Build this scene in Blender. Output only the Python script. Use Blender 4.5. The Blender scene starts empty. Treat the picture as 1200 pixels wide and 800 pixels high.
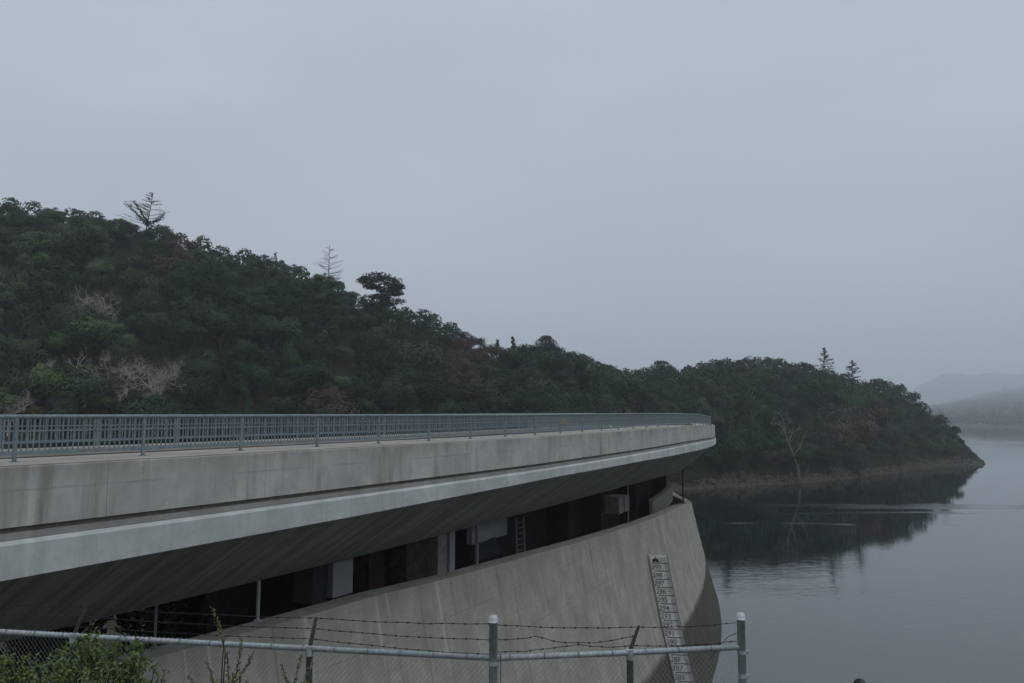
import bpy, math, random
from mathutils import Vector, Matrix, noise as mnoise
R = random.Random(7)
PI = math.pi
scene = bpy.context.scene
COL = scene.collection

# ------------------------------------------------------------------ camera, sky, sun, exposure
E = 27.2                       # eye height above the lake (lake surface is z = 0)
FPX = 900.0                    # focal length in photo pixels (photo is 1200 px wide)
PITCH = math.radians(5.385)
cam_d = bpy.data.cameras.new('camera'); cam = bpy.data.objects.new('camera', cam_d); COL.objects.link(cam)
cam_d.sensor_width = 36; cam_d.lens = 27.0; cam_d.clip_start = .1; cam_d.clip_end = 30000
cam.location = (0, 0, E); cam.rotation_euler = (PI/2 + PITCH, 0, 0)
scene.camera = cam

SUN_EL, SUN_AZ = math.radians(52), math.radians(128)      # azimuth clockwise from +Y: behind the camera, lake side
world = bpy.data.worlds.new('World'); scene.world = world; world.use_nodes = True
wn = world.node_tree.nodes; wl = world.node_tree.links
bg = wn['Background']
sky = wn.new('ShaderNodeTexSky'); sky.sky_type = 'NISHITA'; sky.sun_disc = False
sky.sun_elevation = SUN_EL; sky.sun_rotation = SUN_AZ; sky.dust_density = 4.0
tc = wn.new('ShaderNodeTexCoord'); sep = wn.new('ShaderNodeSeparateXYZ'); wl.new(tc.outputs['Generated'], sep.inputs[0])
# overcast cloud sheet: brightness rises from the horizon to the zenith (1 + 2 sin h) / 3
mz = wn.new('ShaderNodeMath'); mz.operation = 'MAXIMUM'; mz.inputs[1].default_value = 0; wl.new(sep.outputs['Z'], mz.inputs[0])
g1 = wn.new('ShaderNodeMath'); g1.operation = 'MULTIPLY_ADD'; g1.inputs[1].default_value = 0.59; g1.inputs[2].default_value = 1.0
wl.new(mz.outputs[0], g1.inputs[0])
mp = wn.new('ShaderNodeMapping'); mp.inputs['Scale'].default_value = (1, 1, 3.0); wl.new(tc.outputs['Generated'], mp.inputs[0])
cn = wn.new('ShaderNodeTexNoise'); cn.inputs['Scale'].default_value = 1.7; cn.inputs['Detail'].default_value = 4; cn.inputs['Roughness'].default_value = .45
wl.new(mp.outputs[0], cn.inputs['Vector'])
cr = wn.new('ShaderNodeMapRange'); cr.inputs['From Min'].default_value = .3; cr.inputs['From Max'].default_value = .7
cr.inputs['To Min'].default_value = .93; cr.inputs['To Max'].default_value = 1.08; wl.new(cn.outputs['Fac'], cr.inputs['Value'])
g2 = wn.new('ShaderNodeMath'); g2.operation = 'MULTIPLY'; wl.new(g1.outputs[0], g2.inputs[0]); wl.new(cr.outputs[0], g2.inputs[1])
cc = wn.new('ShaderNodeMix'); cc.data_type = 'RGBA'; cc.inputs[6].default_value = (3.58, 4.15, 4.66, 1); cc.inputs[7].default_value = (3.95, 4.22, 4.95, 1)
wl.new(cn.outputs['Fac'], cc.inputs[0])
vm = wn.new('ShaderNodeVectorMath'); vm.operation = 'SCALE'; wl.new(cc.outputs[2], vm.inputs[0]); wl.new(g2.outputs[0], vm.inputs['Scale'])
mixs = wn.new('ShaderNodeMix'); mixs.data_type = 'RGBA'; mixs.inputs[0].default_value = .93
wl.new(sky.outputs[0], mixs.inputs[6]); wl.new(vm.outputs[0], mixs.inputs[7])
wl.new(mixs.outputs[2], bg.inputs['Color']); bg.inputs['Strength'].default_value = 0.109

sun_d = bpy.data.lights.new('sun', 'SUN'); sun = bpy.data.objects.new('sun', sun_d); COL.objects.link(sun)
sun_d.energy = 0.5; sun_d.angle = math.radians(30); sun_d.color = (1, .97, .93)
sd = Vector((math.sin(SUN_AZ)*math.cos(SUN_EL), math.cos(SUN_AZ)*math.cos(SUN_EL), math.sin(SUN_EL)))
sun.rotation_euler = (-sd).to_track_quat('-Z', 'Y').to_euler()

scene.view_settings.view_transform = 'Standard'; scene.view_settings.look = 'None'
scene.view_settings.exposure = 0.0; scene.view_settings.gamma = 1
scene.cycles.use_denoising = True
scene.cycles.max_bounces = 6; scene.cycles.diffuse_bounces = 3; scene.cycles.volume_bounces = 2
scene.cycles.caustics_reflective = False; scene.cycles.caustics_refractive = False
HAZE_DENSITY = 0.00021

# ------------------------------------------------------------------ small geometry toolkit
def lerp(tab, s):
    if s <= tab[0][0]: return tab[0][1]
    for (a, va), (b, vb) in zip(tab, tab[1:]):
        if s <= b: return va + (vb-va)*(s-a)/(b-a)
    return tab[-1][1]
def smooth(a, b, x):
    t = min(1, max(0, (x-a)/(b-a))); return t*t*(3-2*t)

# plan curve of the dam: heading and curvature along the arc length s; i = inset downstream from the outer fascia
KN = [(-60, .0005), (0, .00145), (25, .0019), (50, .0031), (80, .0037), (110, .0040), (160, .0052), (300, .0052)]
DS = .25
ARC = {0: (-12.163, 18.592, math.radians(31.0))}
x, y, p = ARC[0]
for k in range(1, 1201):
    p -= lerp(KN, (k-.5)*DS)*DS; x += math.sin(p)*DS; y += math.cos(p)*DS; ARC[k] = (x, y, p)
x, y, p = ARC[0]
for k in range(-1, -241, -1):
    x -= math.sin(p)*DS; y -= math.cos(p)*DS; p += lerp(KN, (k+.5)*DS)*DS; ARC[k] = (x, y, p)
def arc(s):
    k = math.floor(s/DS); t = s/DS-k; a = ARC[k]; b = ARC[min(k+1, 1200)]
    return tuple(a[j]+(b[j]-a[j])*t for j in range(3))
def P(s, i, z):                       # z is relative to the eye
    ax, ay, ph = arc(s); return Vector((ax-i*math.cos(ph), ay+i*math.sin(ph), z+E))
def ray(px, py):                      # X/Y and z/Y of a sight line
    v = (400-py)/FPX; u = (px-600)/FPX; yy = math.cos(PITCH)-v*math.sin(PITCH)
    return u/yy, (math.sin(PITCH)+math.cos(PITCH)*v)/yy
def at(px, py, Y):
    a, b = ray(px, py); return Vector((a*Y, Y, b*Y+E))
def proj(q):
    X, Y, z = q[0], q[1], q[2]-E; c, sn = math.cos(PITCH), math.sin(PITCH)
    dep = Y*c+z*sn; return 600+FPX*X/dep, 400-FPX*(-Y*sn+z*c)/dep, dep
def s_at(px, i, z=-8):                # arc position met by the image column px on the curve of inset i
    s = -14.; prev = proj(P(s, i, z))[0]
    while s < 130:
        cur = proj(P(s+.25, i, z))[0]
        if P(s, i, z)[1] > 4 and (prev <= px < cur): return s+.25*(px-prev)/(cur-prev)
        if P(s, i, z)[1] > 8 and cur < prev: return s
        prev = cur; s += .25
    return s

ORG = {}
def link(o, parent=None):
    COL.objects.link(o)
    if parent is not None: o.parent = parent
    return o
def tag(o, label=None, cat=None, group=None, kind=None):
    if label: o['label'] = label
    if cat: o['category'] = cat
    if group: o['group'] = group
    if kind: o['kind'] = kind
    return o
def thing(name, label, cat, loc, group=None):
    o = bpy.data.objects.new(name, None); o.empty_display_size = .2; link(o); o.location = loc; ORG[o.name] = Vector(loc)
    return tag(o, label, cat, group)
class MB:
    """collects shapes in world coordinates, then links them as one mesh object"""
    def __init__(s): s.v = []; s.f = []; s.uv = []; s.hasuv = False
    def quadgrid(s, rows, uvs=None, closed=False):
        n = len(rows[0]); b = len(s.v)
        for r in rows: s.v += [tuple(q) for q in r]
        for a in range(len(rows)-1):
            for c in range(n if closed else n-1):
                d = (c+1) % n
                s.f.append((b+a*n+c, b+a*n+d, b+(a+1)*n+d, b+(a+1)*n+c))
                if uvs: s.uv += [uvs[a][c], uvs[a][d], uvs[a+1][d], uvs[a+1][c]]; s.hasuv = True
                else: s.uv += [(0, 0)]*4
    def face(s, pts, uv=None):
        b = len(s.v); s.v += [tuple(q) for q in pts]; s.f.append(tuple(range(b, b+len(pts)))); s.uv += uv or [(0, 0)]*len(pts)
    def box(s, c, sx, sy, sz, rz=0, M=None):
        M = M or Matrix.Translation(c) @ Matrix.Rotation(rz, 4, 'Z'); b = len(s.v)
        for dx in (-.5, .5):
            for dy in (-.5, .5):
                for dz in (-.5, .5): s.v.append(tuple(M @ Vector((dx*sx, dy*sy, dz*sz))))
        for f in ((0,1,3,2), (4,6,7,5), (0,4,5,1), (2,3,7,6), (0,2,6,4), (1,5,7,3)):
            s.f.append(tuple(b+k for k in f)); s.uv += [(0, 0)]*4
    def tube(s, pts, r, n=6, caps=True, up=Vector((0, 0, 1))):
        pts = [Vector(q) for q in pts]; rs = r if isinstance(r, (list, tuple)) else [r]*len(pts); rows = []
        for k, q in enumerate(pts):
            d = (pts[min(k+1, len(pts)-1)]-pts[max(k-1, 0)])
            d = d.normalized() if d.length > 1e-9 else Vector((0, 0, 1))
            u = up if abs(d.dot(up)) < .95 else Vector((1, 0, 0))
            a = d.cross(u).normalized(); b2 = a.cross(d)
            rows.append([q+(a*math.cos(2*PI*j/n)+b2*math.sin(2*PI*j/n))*rs[k] for j in range(n)])
        b = len(s.v); s.quadgrid(rows, closed=True)
        if caps:
            s.f.append(tuple(b+j for j in range(n))); s.uv += [(0, 0)]*n
            e = b+(len(rows)-1)*n; s.f.append(tuple(e+n-1-j for j in range(n))); s.uv += [(0, 0)]*n
    def mesh(s, name, m, o=Vector((0, 0, 0)), sm=False):
        me = bpy.data.meshes.new(name); me.from_pydata([(a-o[0], b-o[1], c-o[2]) for a, b, c in s.v], [], s.f)
        if m: me.materials.append(m)
        if s.hasuv: me.uv_layers.new(name='UVMap').data.foreach_set('uv', [c for q in s.uv for c in q])
        if sm: me.polygons.foreach_set('use_smooth', [True]*len(me.polygons))
        me.update(); return me
    def build(s, name, m, parent=None, sm=False):
        o = Vector((0, 0, 0)) if parent is None else ORG[parent.name]
        ob = bpy.data.objects.new(name, s.mesh(name, m, o, sm)); link(ob, parent); ORG[ob.name] = o; return ob
def clean(o):
    import bmesh
    bm = bmesh.new(); bm.from_mesh(o.data); bmesh.ops.recalc_face_normals(bm, faces=bm.faces); bm.to_mesh(o.data); bm.free(); return o

# ------------------------------------------------------------------ materials
def mat(name, rough=.8, spec=.3, metal=0):
    m = bpy.data.materials.new(name); m.use_nodes = True; b = m.node_tree.nodes['Principled BSDF']
    b.inputs['Roughness'].default_value = rough; b.inputs['Specular IOR Level'].default_value = spec; b.inputs['Metallic'].default_value = metal
    return m, m.node_tree.nodes, m.node_tree.links, b
def nz(N, L, vec, scale, detail=4, rough=.55, stretch=(1, 1, 1)):
    mp = N.new('ShaderNodeMapping'); mp.inputs['Scale'].default_value = stretch; L.new(vec, mp.inputs[0])
    t = N.new('ShaderNodeTexNoise'); t.inputs['Scale'].default_value = scale; t.inputs['Detail'].default_value = detail; t.inputs['Roughness'].default_value = rough
    L.new(mp.outputs[0], t.inputs['Vector']); return t.outputs['Fac']
def rng(N, L, f, a, b, lo=0, hi=1):
    r = N.new('ShaderNodeMapRange'); r.inputs['From Min'].default_value = a; r.inputs['From Max'].default_value = b
    r.inputs['To Min'].default_value = lo; r.inputs['To Max'].default_value = hi; L.new(f, r.inputs['Value']); return r.outputs[0]
def mx(N, L, f, a, b, mode='MIX'):
    q = N.new('ShaderNodeMix'); q.data_type = 'RGBA'; q.blend_type = mode
    if isinstance(f, (int, float)): q.inputs[0].default_value = f
    else: L.new(f, q.inputs[0])
    for k, v in ((6, a), (7, b)):
        if isinstance(v, tuple): q.inputs[k].default_value = (*v, 1)
        else: L.new(v, q.inputs[k])
    return q.outputs[2]
def mth(N, L, op, a, b=0.0, c=None):
    q = N.new('ShaderNodeMath'); q.operation = op
    for k, v in enumerate((a, b, c)):
        if v is None: continue
        if isinstance(v, (int, float)): q.inputs[k].default_value = v
        else: L.new(v, q.inputs[k])
    return q.outputs[0]
def bump(N, L, b, h, strength=.3, dist=.02):
    q = N.new('ShaderNodeBump'); q.inputs['Strength'].default_value = strength; q.inputs['Distance'].default_value = dist
    L.new(h, q.inputs['Height']); L.new(q.outputs[0], b.inputs['Normal'])
def uvw(N):
    return N.new('ShaderNodeTexCoord').outputs['UV']
def wpos(N):
    return N.new('ShaderNodeNewGeometry').outputs['Position']
def simple(name, c, rough=.7, spec=.3, metal=0, var=.25, scale=3):
    m, N, L, b = mat(name, rough, spec, metal)
    f = nz(N, L, wpos(N), scale, 5)
    L.new(mx(N, L, rng(N, L, f, .3, .7), tuple(k*(1-var) for k in c), tuple(k*(1+var) for k in c)), b.inputs['Base Color'])
    return m
def concrete(name, base, stain, light, streak=1.0, vs=.5, top=None, board=False, board_c=None, hline=None, lift=None):
    """weathered concrete; uv is (metres along, metres up)"""
    m, N, L, b = mat(name, .85, .25); U = uvw(N)
    blot = nz(N, L, U, .45, 6, .6)
    c = mx(N, L, rng(N, L, blot, .36, .64), base, tuple(k*.70 for k in base))
    mid = nz(N, L, U, 2.4, 5, .65); c = mx(N, L, rng(N, L, mid, .48, .72, 0, .5), c, tuple(k*.62 for k in base))
    run = nz(N, L, U, 1.0, 6, .65, (1.5, .12, 1))                 # rain runs: narrow across, long down
    c = mx(N, L, mth(N, L, 'MULTIPLY', rng(N, L, run, .52, .74), streak*.75), c, stain)
    run2 = nz(N, L, U, 1.0, 5, .6, (2.3, .07, 7))
    c = mx(N, L, mth(N, L, 'MULTIPLY', rng(N, L, run2, .60, .72), streak*.55), c, light)
    fine = nz(N, L, U, 9, 5, .7)
    c = mx(N, L, rng(N, L, fine, .3, .75, 0, .32), c, tuple(k*.55 for k in base))
    if hline is not None or lift is not None:                    # pour lines left by the formwork
        sp0 = N.new('ShaderNodeSeparateXYZ'); L.new(U, sp0.inputs[0]); wob = rng(N, L, nz(N, L, U, 1.6, 3), .3, .7, -.03, .03); v_ = mth(N, L, 'ADD', sp0.outputs['Y'], wob)
        if hline is not None: d_ = mth(N, L, 'ABSOLUTE', mth(N, L, 'SUBTRACT', v_, hline))
        else: d_ = mth(N, L, 'ABSOLUTE', mth(N, L, 'SUBTRACT', mth(N, L, 'FRACT', mth(N, L, 'MULTIPLY', v_, 1/lift)), .5)); d_ = mth(N, L, 'MULTIPLY', d_, lift)
        ln = mth(N, L, 'MULTIPLY', rng(N, L, d_, .012, .05, 1, 0), rng(N, L, nz(N, L, U, .35, 3), .44, .60, 0, .45))
        c = mx(N, L, ln, c, tuple(k*.45 for k in base))
    if top is not None:                                          # grime line under the coping
        sp = N.new('ShaderNodeSeparateXYZ'); L.new(U, sp.inputs[0])
        band = mth(N, L, 'MULTIPLY', rng(N, L, sp.outputs['Y'], top-.55, top-.02), rng(N, L, nz(N, L, U, 1.3, 4, .6, (1, .3, 1)), .35, .65))
        c = mx(N, L, mth(N, L, 'MULTIPLY', band, .55), c, stain)
    if board:
        bd = nz(N, L, U, 1.0, 3, .6, (1.7, .10, 1))
        c = mx(N, L, rng(N, L, bd, .42, .62, 0, .7), c, board_c)
        bd2 = nz(N, L, U, 1.0, 2, .5, (3.4, .05, 5))
        c = mx(N, L, rng(N, L, bd2, .55, .66, 0, .6), c, tuple(k*.45 for k in board_c))
    L.new(c, b.inputs['Base Color'])
    bump(N, L, b, fine, .35, .01)
    return m, N, L, b, U, c
M = {}
M['panel'] = concrete('fascia concrete', (.53, .54, .515), (.22, .215, .18), (.61, .625, .61), 1.35, top=-1.27, hline=-1.86)[0]
M['band'] = concrete('lower band concrete', (.61, .645, .63), (.36, .38, .36), (.66, .68, .67), .9)[0]
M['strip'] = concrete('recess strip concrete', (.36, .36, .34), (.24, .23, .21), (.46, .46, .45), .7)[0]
M['curb'] = concrete('curb top concrete', (.46, .44, .38), (.34, .32, .27), (.55, .53, .48), .6)[0]
M['groove'] = simple('grimy groove', (.17, .165, .155), .95, .1)  # one even dark tone along the recess
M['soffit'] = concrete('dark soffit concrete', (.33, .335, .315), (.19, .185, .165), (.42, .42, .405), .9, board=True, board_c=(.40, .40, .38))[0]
M['under'] = simple('shade black under deck concrete', (.026, .027, .029), .95, .1)  # near-black colour carries the deep shade under the deck
M['pier'] = simple('pier concrete', (.19, .19, .175), .9, .2)
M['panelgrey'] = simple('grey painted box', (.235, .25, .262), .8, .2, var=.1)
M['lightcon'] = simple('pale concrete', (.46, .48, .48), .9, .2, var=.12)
M['darkcon'] = simple('shade dark concrete', (.035, .038, .042), .9, .2)  # near black holds the shade of the cabinet side and lower wall
M['rust'] = simple('rust stained wall', (.036, .021, .018), .95, .1, var=.5, scale=2)
M['brownrock'] = simple('brown mossy concrete', (.052, .046, .033), .95, .1, var=.6, scale=2.2)
M['asphalt'] = simple('asphalt', (.05, .05, .052), .9, .2)
M['rail'] = simple('grey painted steel', (.165, .205, .225), .5, .4, .0, .22, 7)
M['galv'] = simple('galvanised steel', (.39, .43, .44), .5, .5, .15, .25, 16)
M['galvdark'] = simple('weathered galvanised post', (.18, .20, .205), .6, .4, .1, .3, 14)
M['capm'] = simple('bright cast cap', (.52, .54, .55), .5, .5, .2, .1, 8)
M['darksteel'] = simple('dark rusted steel', (.035, .032, .032), .6, .3, .3, .4, 20)
M['dimsteel'] = simple('dim steel', (.10, .108, .11), .7, .3, 0, .3, 8)
M['wire'] = simple('galvanised mesh wire', (.26, .28, .285), .5, .5, .5, .15, 30)
M['barb'] = simple('rusted barbed wire', (.035, .030, .028), .8, .2, .1, .4, 40)
M['white'] = simple('weathered white board', (.52, .535, .515), .6, .3, 0, .28, 2.2)
M['faded'] = simple('faded black print', (.11, .11, .11), .7, .2, var=.5, scale=6)
M['black'] = simple('black paint', (.02, .02, .022), .6, .3)
M['yellow'] = simple('yellow orange marker', (.50, .30, .06), .6, .3)
M['bark'] = simple('dark bark', (.045, .038, .032), .95, .1, var=.4, scale=2)
M['palebark'] = simple('bleached bare wood', (.36, .335, .31), .9, .2, var=.3, scale=2)
M['whitebark'] = simple('white bare wood', (.215, .205, .19), .9, .2, var=.3, scale=2)
M['greybark'] = simple('grey dead wood', (.085, .078, .078), .95, .1, var=.3, scale=2)
M['rock'] = simple('shore rock', (.095, .088, .078), .95, .15, var=.5, scale=1.2)
M['buoy'] = simple('dark rubber', (.02, .025, .03), .45, .4)
def leafmat(name, c1, c2, hv=.5, transl=True, sc=1.2):
    m, N, L, b = mat(name, .75, .2)
    oi = N.new('ShaderNodeObjectInfo'); f = nz(N, L, wpos(N), sc*.35, 3)
    c = mx(N, L, rng(N, L, f, .35, .65), c1, c2)
    hs = N.new('ShaderNodeHueSaturation'); L.new(c, hs.inputs['Color'])
    L.new(rng(N, L, oi.outputs['Random'], 0, 1, 1-hv, 1+hv*1.3), hs.inputs['Value'])
    rr = mth(N, L, 'FRACT', mth(N, L, 'MULTIPLY', oi.outputs['Random'], 7.31))
    L.new(rng(N, L, rr, 0, 1, .472, .525), hs.inputs['Hue'])
    rs = mth(N, L, 'FRACT', mth(N, L, 'MULTIPLY', oi.outputs['Random'], 17.77))
    L.new(rng(N, L, rs, 0, 1, .65, 1.15), hs.inputs['Saturation'])
    L.new(hs.outputs[0], b.inputs['Base Color']); return m
M['leaf_dark'] = leafmat('dark evergreen leaves', (.014, .030, .016), (.028, .051, .022))
M['leaf_olive'] = leafmat('olive green leaves', (.034, .056, .021), (.060, .086, .030))
M['leaf_brown'] = leafmat('brown autumn leaves', (.040, .040, .032), (.064, .058, .044))
M['leaf_rust'] = leafmat('rust red leaves', (.058, .040, .030), (.090, .056, .040), .2)
M['farleaf'] = leafmat('haze paled far leaves', (.095, .110, .102), (.115, .125, .115), .2)  # foliage colour lightened to add to the haze
M['needle'] = leafmat('dark conifer needles', (.018, .028, .022), (.032, .044, .032), .15)
M['under_leaf'] = leafmat('undergrowth leaves', (.016, .026, .015), (.034, .042, .024), .2)
M['bush'] = leafmat('roadside bush leaves', (.085, .125, .038), (.16, .20, .065), .15, sc=6)
M['sprig'] = leafmat('yellow green sprig leaves', (.13, .13, .055), (.34, .33, .15), .15, sc=8)
M['reed'] = leafmat('dry shore grass', (.075, .075, .040), (.12, .11, .062), .2)

# dam face: pale streaked concrete above the old water mark, dark algae below it
m, N, L, b, U, c = concrete('dam face concrete', (.42, .415, .365), (.25, .24, .20), (.60, .59, .55), 1.4, lift=2.3)
sp = N.new('ShaderNodeSeparateXYZ'); L.new(U, sp.inputs[0])
lift = N.new('ShaderNodeTexWave'); lift.bands_direction = 'Y'; lift.inputs['Scale'].default_value = .42; lift.inputs['Distortion'].default_value = .25; L.new(U, lift.inputs['Vector'])
c = mx(N, L, rng(N, L, lift.outputs['Fac'], .985, 1.0, 0, .35), c, (.29, .27, .23))
ed = mth(N, L, 'ADD', sp.outputs['Y'], rng(N, L, nz(N, L, U, .7, 6, .7), .3, .7, -.16, .16))
stain = rng(N, L, ed, -20.9, -20.3, 1, 0)
dk = mx(N, L, rng(N, L, nz(N, L, U, .9, 5, .6, (1, .3, 1)), .35, .65), (.058, .056, .046), (.092, .087, .070))
c = mx(N, L, stain, c, dk); L.new(c, b.inputs['Base Color'])
M['dam'] = m

# ------------------------------------------------------------------ lake
def lake():
    m, N, L, b = mat('lake water', .03, .5)
    b.inputs['Base Color'].default_value = (.007, .011, .013, 1); b.inputs['IOR'].default_value = 2.25
    W = wpos(N); sp = N.new('ShaderNodeSeparateXYZ'); L.new(W, sp.inputs[0])
    warp = rng(N, L, nz(N, L, W, .02, 3, .5, (.6, 1, 1)), .3, .7, -9, 9)
    yy = mth(N, L, 'ADD', sp.outputs['Y'], warp)
    def band(c0, w):                                # a wind streak lying across the lake at distance c0
        d = mth(N, L, 'ABSOLUTE', mth(N, L, 'SUBTRACT', yy, c0)); return rng(N, L, d, w*.55, w, 1, 0)
    patch = rng(N, L, nz(N, L, W, .03, 4, .6, (.35, 1.6, 1)), .40, .62)
    near = mth(N, L, 'MULTIPLY', band(118, 36), patch)
    r = mth(N, L, 'MAXIMUM', mth(N, L, 'MULTIPLY', mth(N, L, 'MAXIMUM', band(231, 5.5), band(219, 2.2)), rng(N, L, nz(N, L, W, .09, 4, .6, (.25, 1.5, 1)), .40, .54, .1, 1.25)),
            mth(N, L, 'MULTIPLY', band(192, 3.0), rng(N, L, nz(N, L, W, .035, 2), .47, .55)))
    r = mth(N, L, 'MAXIMUM', r, mth(N, L, 'MULTIPLY', near, .34))
    r = mth(N, L, 'MAXIMUM', r, mth(N, L, 'MULTIPLY', band(740, 60), .8))
    wav = nz(N, L, W, .55, 3, .5, (.55, 1.3, 1)); wav2 = nz(N, L, W, 1.7, 2, .5, (.6, 1.2, 1))
    h = mth(N, L, 'MULTIPLY_ADD', wav2, .35, wav)
    q = N.new('ShaderNodeBump'); q.inputs['Distance'].default_value = .30; L.new(h, q.inputs['Height'])
    L.new(mth(N, L, 'MULTIPLY_ADD', r, .34, .022), q.inputs['Strength']); L.new(q.outputs[0], b.inputs['Normal'])
    L.new(mth(N, L, 'MULTIPLY_ADD', r, .10, .03), b.inputs['Roughness'])
    mb = MB(); mb.face([(-9000, -300, 0), (9000, -300, 0), (9000, 11000, 0), (-9000, 11000, 0)])
    tag(mb.build('lake_water', m), 'calm grey reservoir water mirroring the wooded headland and overcast sky', kind='structure')
    bd = MB(); bd.face([(-9200, -400, -14), (9200, -400, -14), (9200, 11200, -14), (-9200, 11200, -14)])
    tag(bd.build('lake_bed', simple('lake mud', (.05, .045, .035))), 'muddy bed below the reservoir', kind='structure')
lake()

# ------------------------------------------------------------------ far side hillside and headland
SHORE = [(-300, 180), (0, 178), (200, 192), (400, 212), (640, 250), (740, 268), (820, 286), (870, 295), (930, 306), (1000, 334), (1050, 365), (1060, 380), (1100, 402), (1148, 424)]
RIDGE = [(-300, 330), (0, 330), (400, 330), (520, 345), (640, 395), (740, 415), (870, 425), (1000, 445), (1060, 452), (1110, 450), (1148, 440)]
SKY = [(-300, 228), (0, 236), (60, 245), (100, 250), (150, 258), (200, 272), (260, 291), (300, 297), (345, 311), (390, 324), (415, 343), (450, 358), (490, 362),
       (520, 374), (545, 387), (575, 401), (610, 409), (640, 402), (665, 411), (700, 422), (735, 433), (775, 427), (800, 431), (830, 421), (870, 415), (930, 422),
       (960, 430), (985, 438), (1010, 447), (1035, 447), (1050, 451), (1070, 465), (1090, 478), (1110, 497), (1125, 513), (1137, 527), (1148, 539)]
TREE_OVER = [(0, 6.3), (560, 6.8), (900, 7.2), (1040, 5.4), (1110, 3.0), (1148, .5)]
def land(X, Y):                       # ground height above the lake
    u = 600+FPX*X/max(Y, 1.)*1.0
    if u > 1150: return -9
    D0 = lerp(SHORE, u); D1 = lerp(RIDGE, u)
    z1 = ray(u, lerp(SKY, u))[1]*D1+E-lerp(TREE_OVER, u)
    n = mnoise.noise(Vector((X*.02, Y*.02, 3)))*4+mnoise.noise(Vector((X*.06, Y*.06, 9)))*1.5
    D0 += 5*mnoise.noise(Vector((X*.045, 3.3, 0)))+2.5*mnoise.noise(Vector((X*.16, 1.3, 0)))
    if Y <= D0: return max(-9 if u > 640 else 4.5, (Y-D0)*.5)
    t = (Y-D0)/(D1-D0)
    if t < 1:
        bank = min(1, (Y-D0)/6.0)
        z = bank*1.6+(z1-1.6)*(t*(1.25-.25*t))
        return z+n*min(1, t*4)*smooth(1.0, .75, t)+n*.35*(t > .75)
    return max(-9, z1-(Y-D1)*.35)
def ground_mat():
    m, N, L, b = mat('hillside soil', .95, .1); W = wpos(N); sp = N.new('ShaderNodeSeparateXYZ'); L.new(W, sp.inputs[0])
    f = nz(N, L, W, .25, 6, .65)
    soil = mx(N, L, rng(N, L, f, .35, .65), (.016, .018, .013), (.030, .029, .020))
    bare = mx(N, L, rng(N, L, nz(N, L, W, .9, 6, .7), .35, .65), (.045, .041, .034), (.085, .077, .062))
    e = mth(N, L, 'ADD', sp.outputs['Z'], rng(N, L, f, .3, .7, -1.3, 1.3))
    L.new(mx(N, L, rng(N, L, e, 1.2, 3.0), bare, soil), b.inputs['Base Color']); bump(N, L, b, f, .6, .4); return m
M['soil'] = ground_mat()
def grid_mesh(name, x0, x1, y0, y1, st, fn, m, label):
    nx = int((x1-x0)/st)+1; ny = int((y1-y0)/st)+1; mb = MB()
    mb.quadgrid([[(x0+st*i, y0+st*j, fn(x0+st*i, y0+st*j)) for i in range(nx)] for j in range(ny)])
    return tag(mb.build(name, m, sm=True), label, kind='structure')
grid_mesh('hillside', -420, 300, 150, 640, 4, land, M['soil'], 'steep wooded hillside running down to a headland in the reservoir')

def far_fn(foot, crest, top, seed, u0):
    def f(X, Y):
        u = 600+FPX*X/Y
        d = foot+30*mnoise.noise(Vector((X*.004, seed, 0)))
        h = top*(.85+.35*mnoise.noise(Vector((X*.0016, Y*.0006, seed)))+.12*mnoise.noise(Vector((X*.006, Y*.002, seed+4))))*smooth(u0-60, u0+170, u)+.02*top
        t = (Y-d)/(crest-d)
        z = -6+(h+6)*(min(1, max(0, t))**1.15 if t < 1 else max(0, 1-(t-1)*.8))
        return z+(mnoise.noise(Vector((X*.02, Y*.02, seed)))*4 if t > .05 else 0)
    return f
M['farwood'] = simple('distant wooded slope', (.10, .114, .106), .95, .1, var=.15, scale=.03)  # slope colour lightened to add to the haze
F1 = far_fn(1430, 5800, 250, 2.2, 1055); F2 = far_fn(5600, 8800, 520, 7.7, 1000)
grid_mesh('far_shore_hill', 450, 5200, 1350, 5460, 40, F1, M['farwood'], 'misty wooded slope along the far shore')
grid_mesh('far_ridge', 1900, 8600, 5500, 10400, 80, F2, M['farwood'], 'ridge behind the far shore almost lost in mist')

# near bank under the camera and fence
AXT = sorted((arc(q)[1]+6*math.sin(arc(q)[2]), arc(q)[0]-6*math.cos(arc(q)[2])) for q in range(-40, 200, 3))
def axis_x(Y): return lerp(AXT, Y)
def bank(X, Y):
    z = -1.65 if Y < 1 else -1.65-3.25*smooth(1, 7.5, Y)
    z -= 0.62*max(0, Y-11)*0+0
    lakeside = smooth(-3, 4, X-axis_x(Y))
    z -= max(0, Y-11.0)*(.40+.60*lakeside)
    z -= max(0, X-3.5)*.9*smooth(3, 8, Y+4)
    z += mnoise.noise(Vector((X*.35, Y*.35, 1)))*.18
    return max(z, -36 if lakeside > .5 else -22.5)+E
m, N, L, b = mat('grassy bank soil', .95, .1); f = nz(N, L, wpos(N), .8, 6, .65)
L.new(mx(N, L, rng(N, L, f, .35, .65), (.026, .034, .019), (.050, .052, .030)), b.inputs['Base Color']); bump(N, L, b, f, .5, .1); M['bank'] = m
grid_mesh('near_bank', -230, 70, -26, 156, 1.5, bank, M['bank'], 'steep bank below the viewpoint at the near end of the dam')

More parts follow.
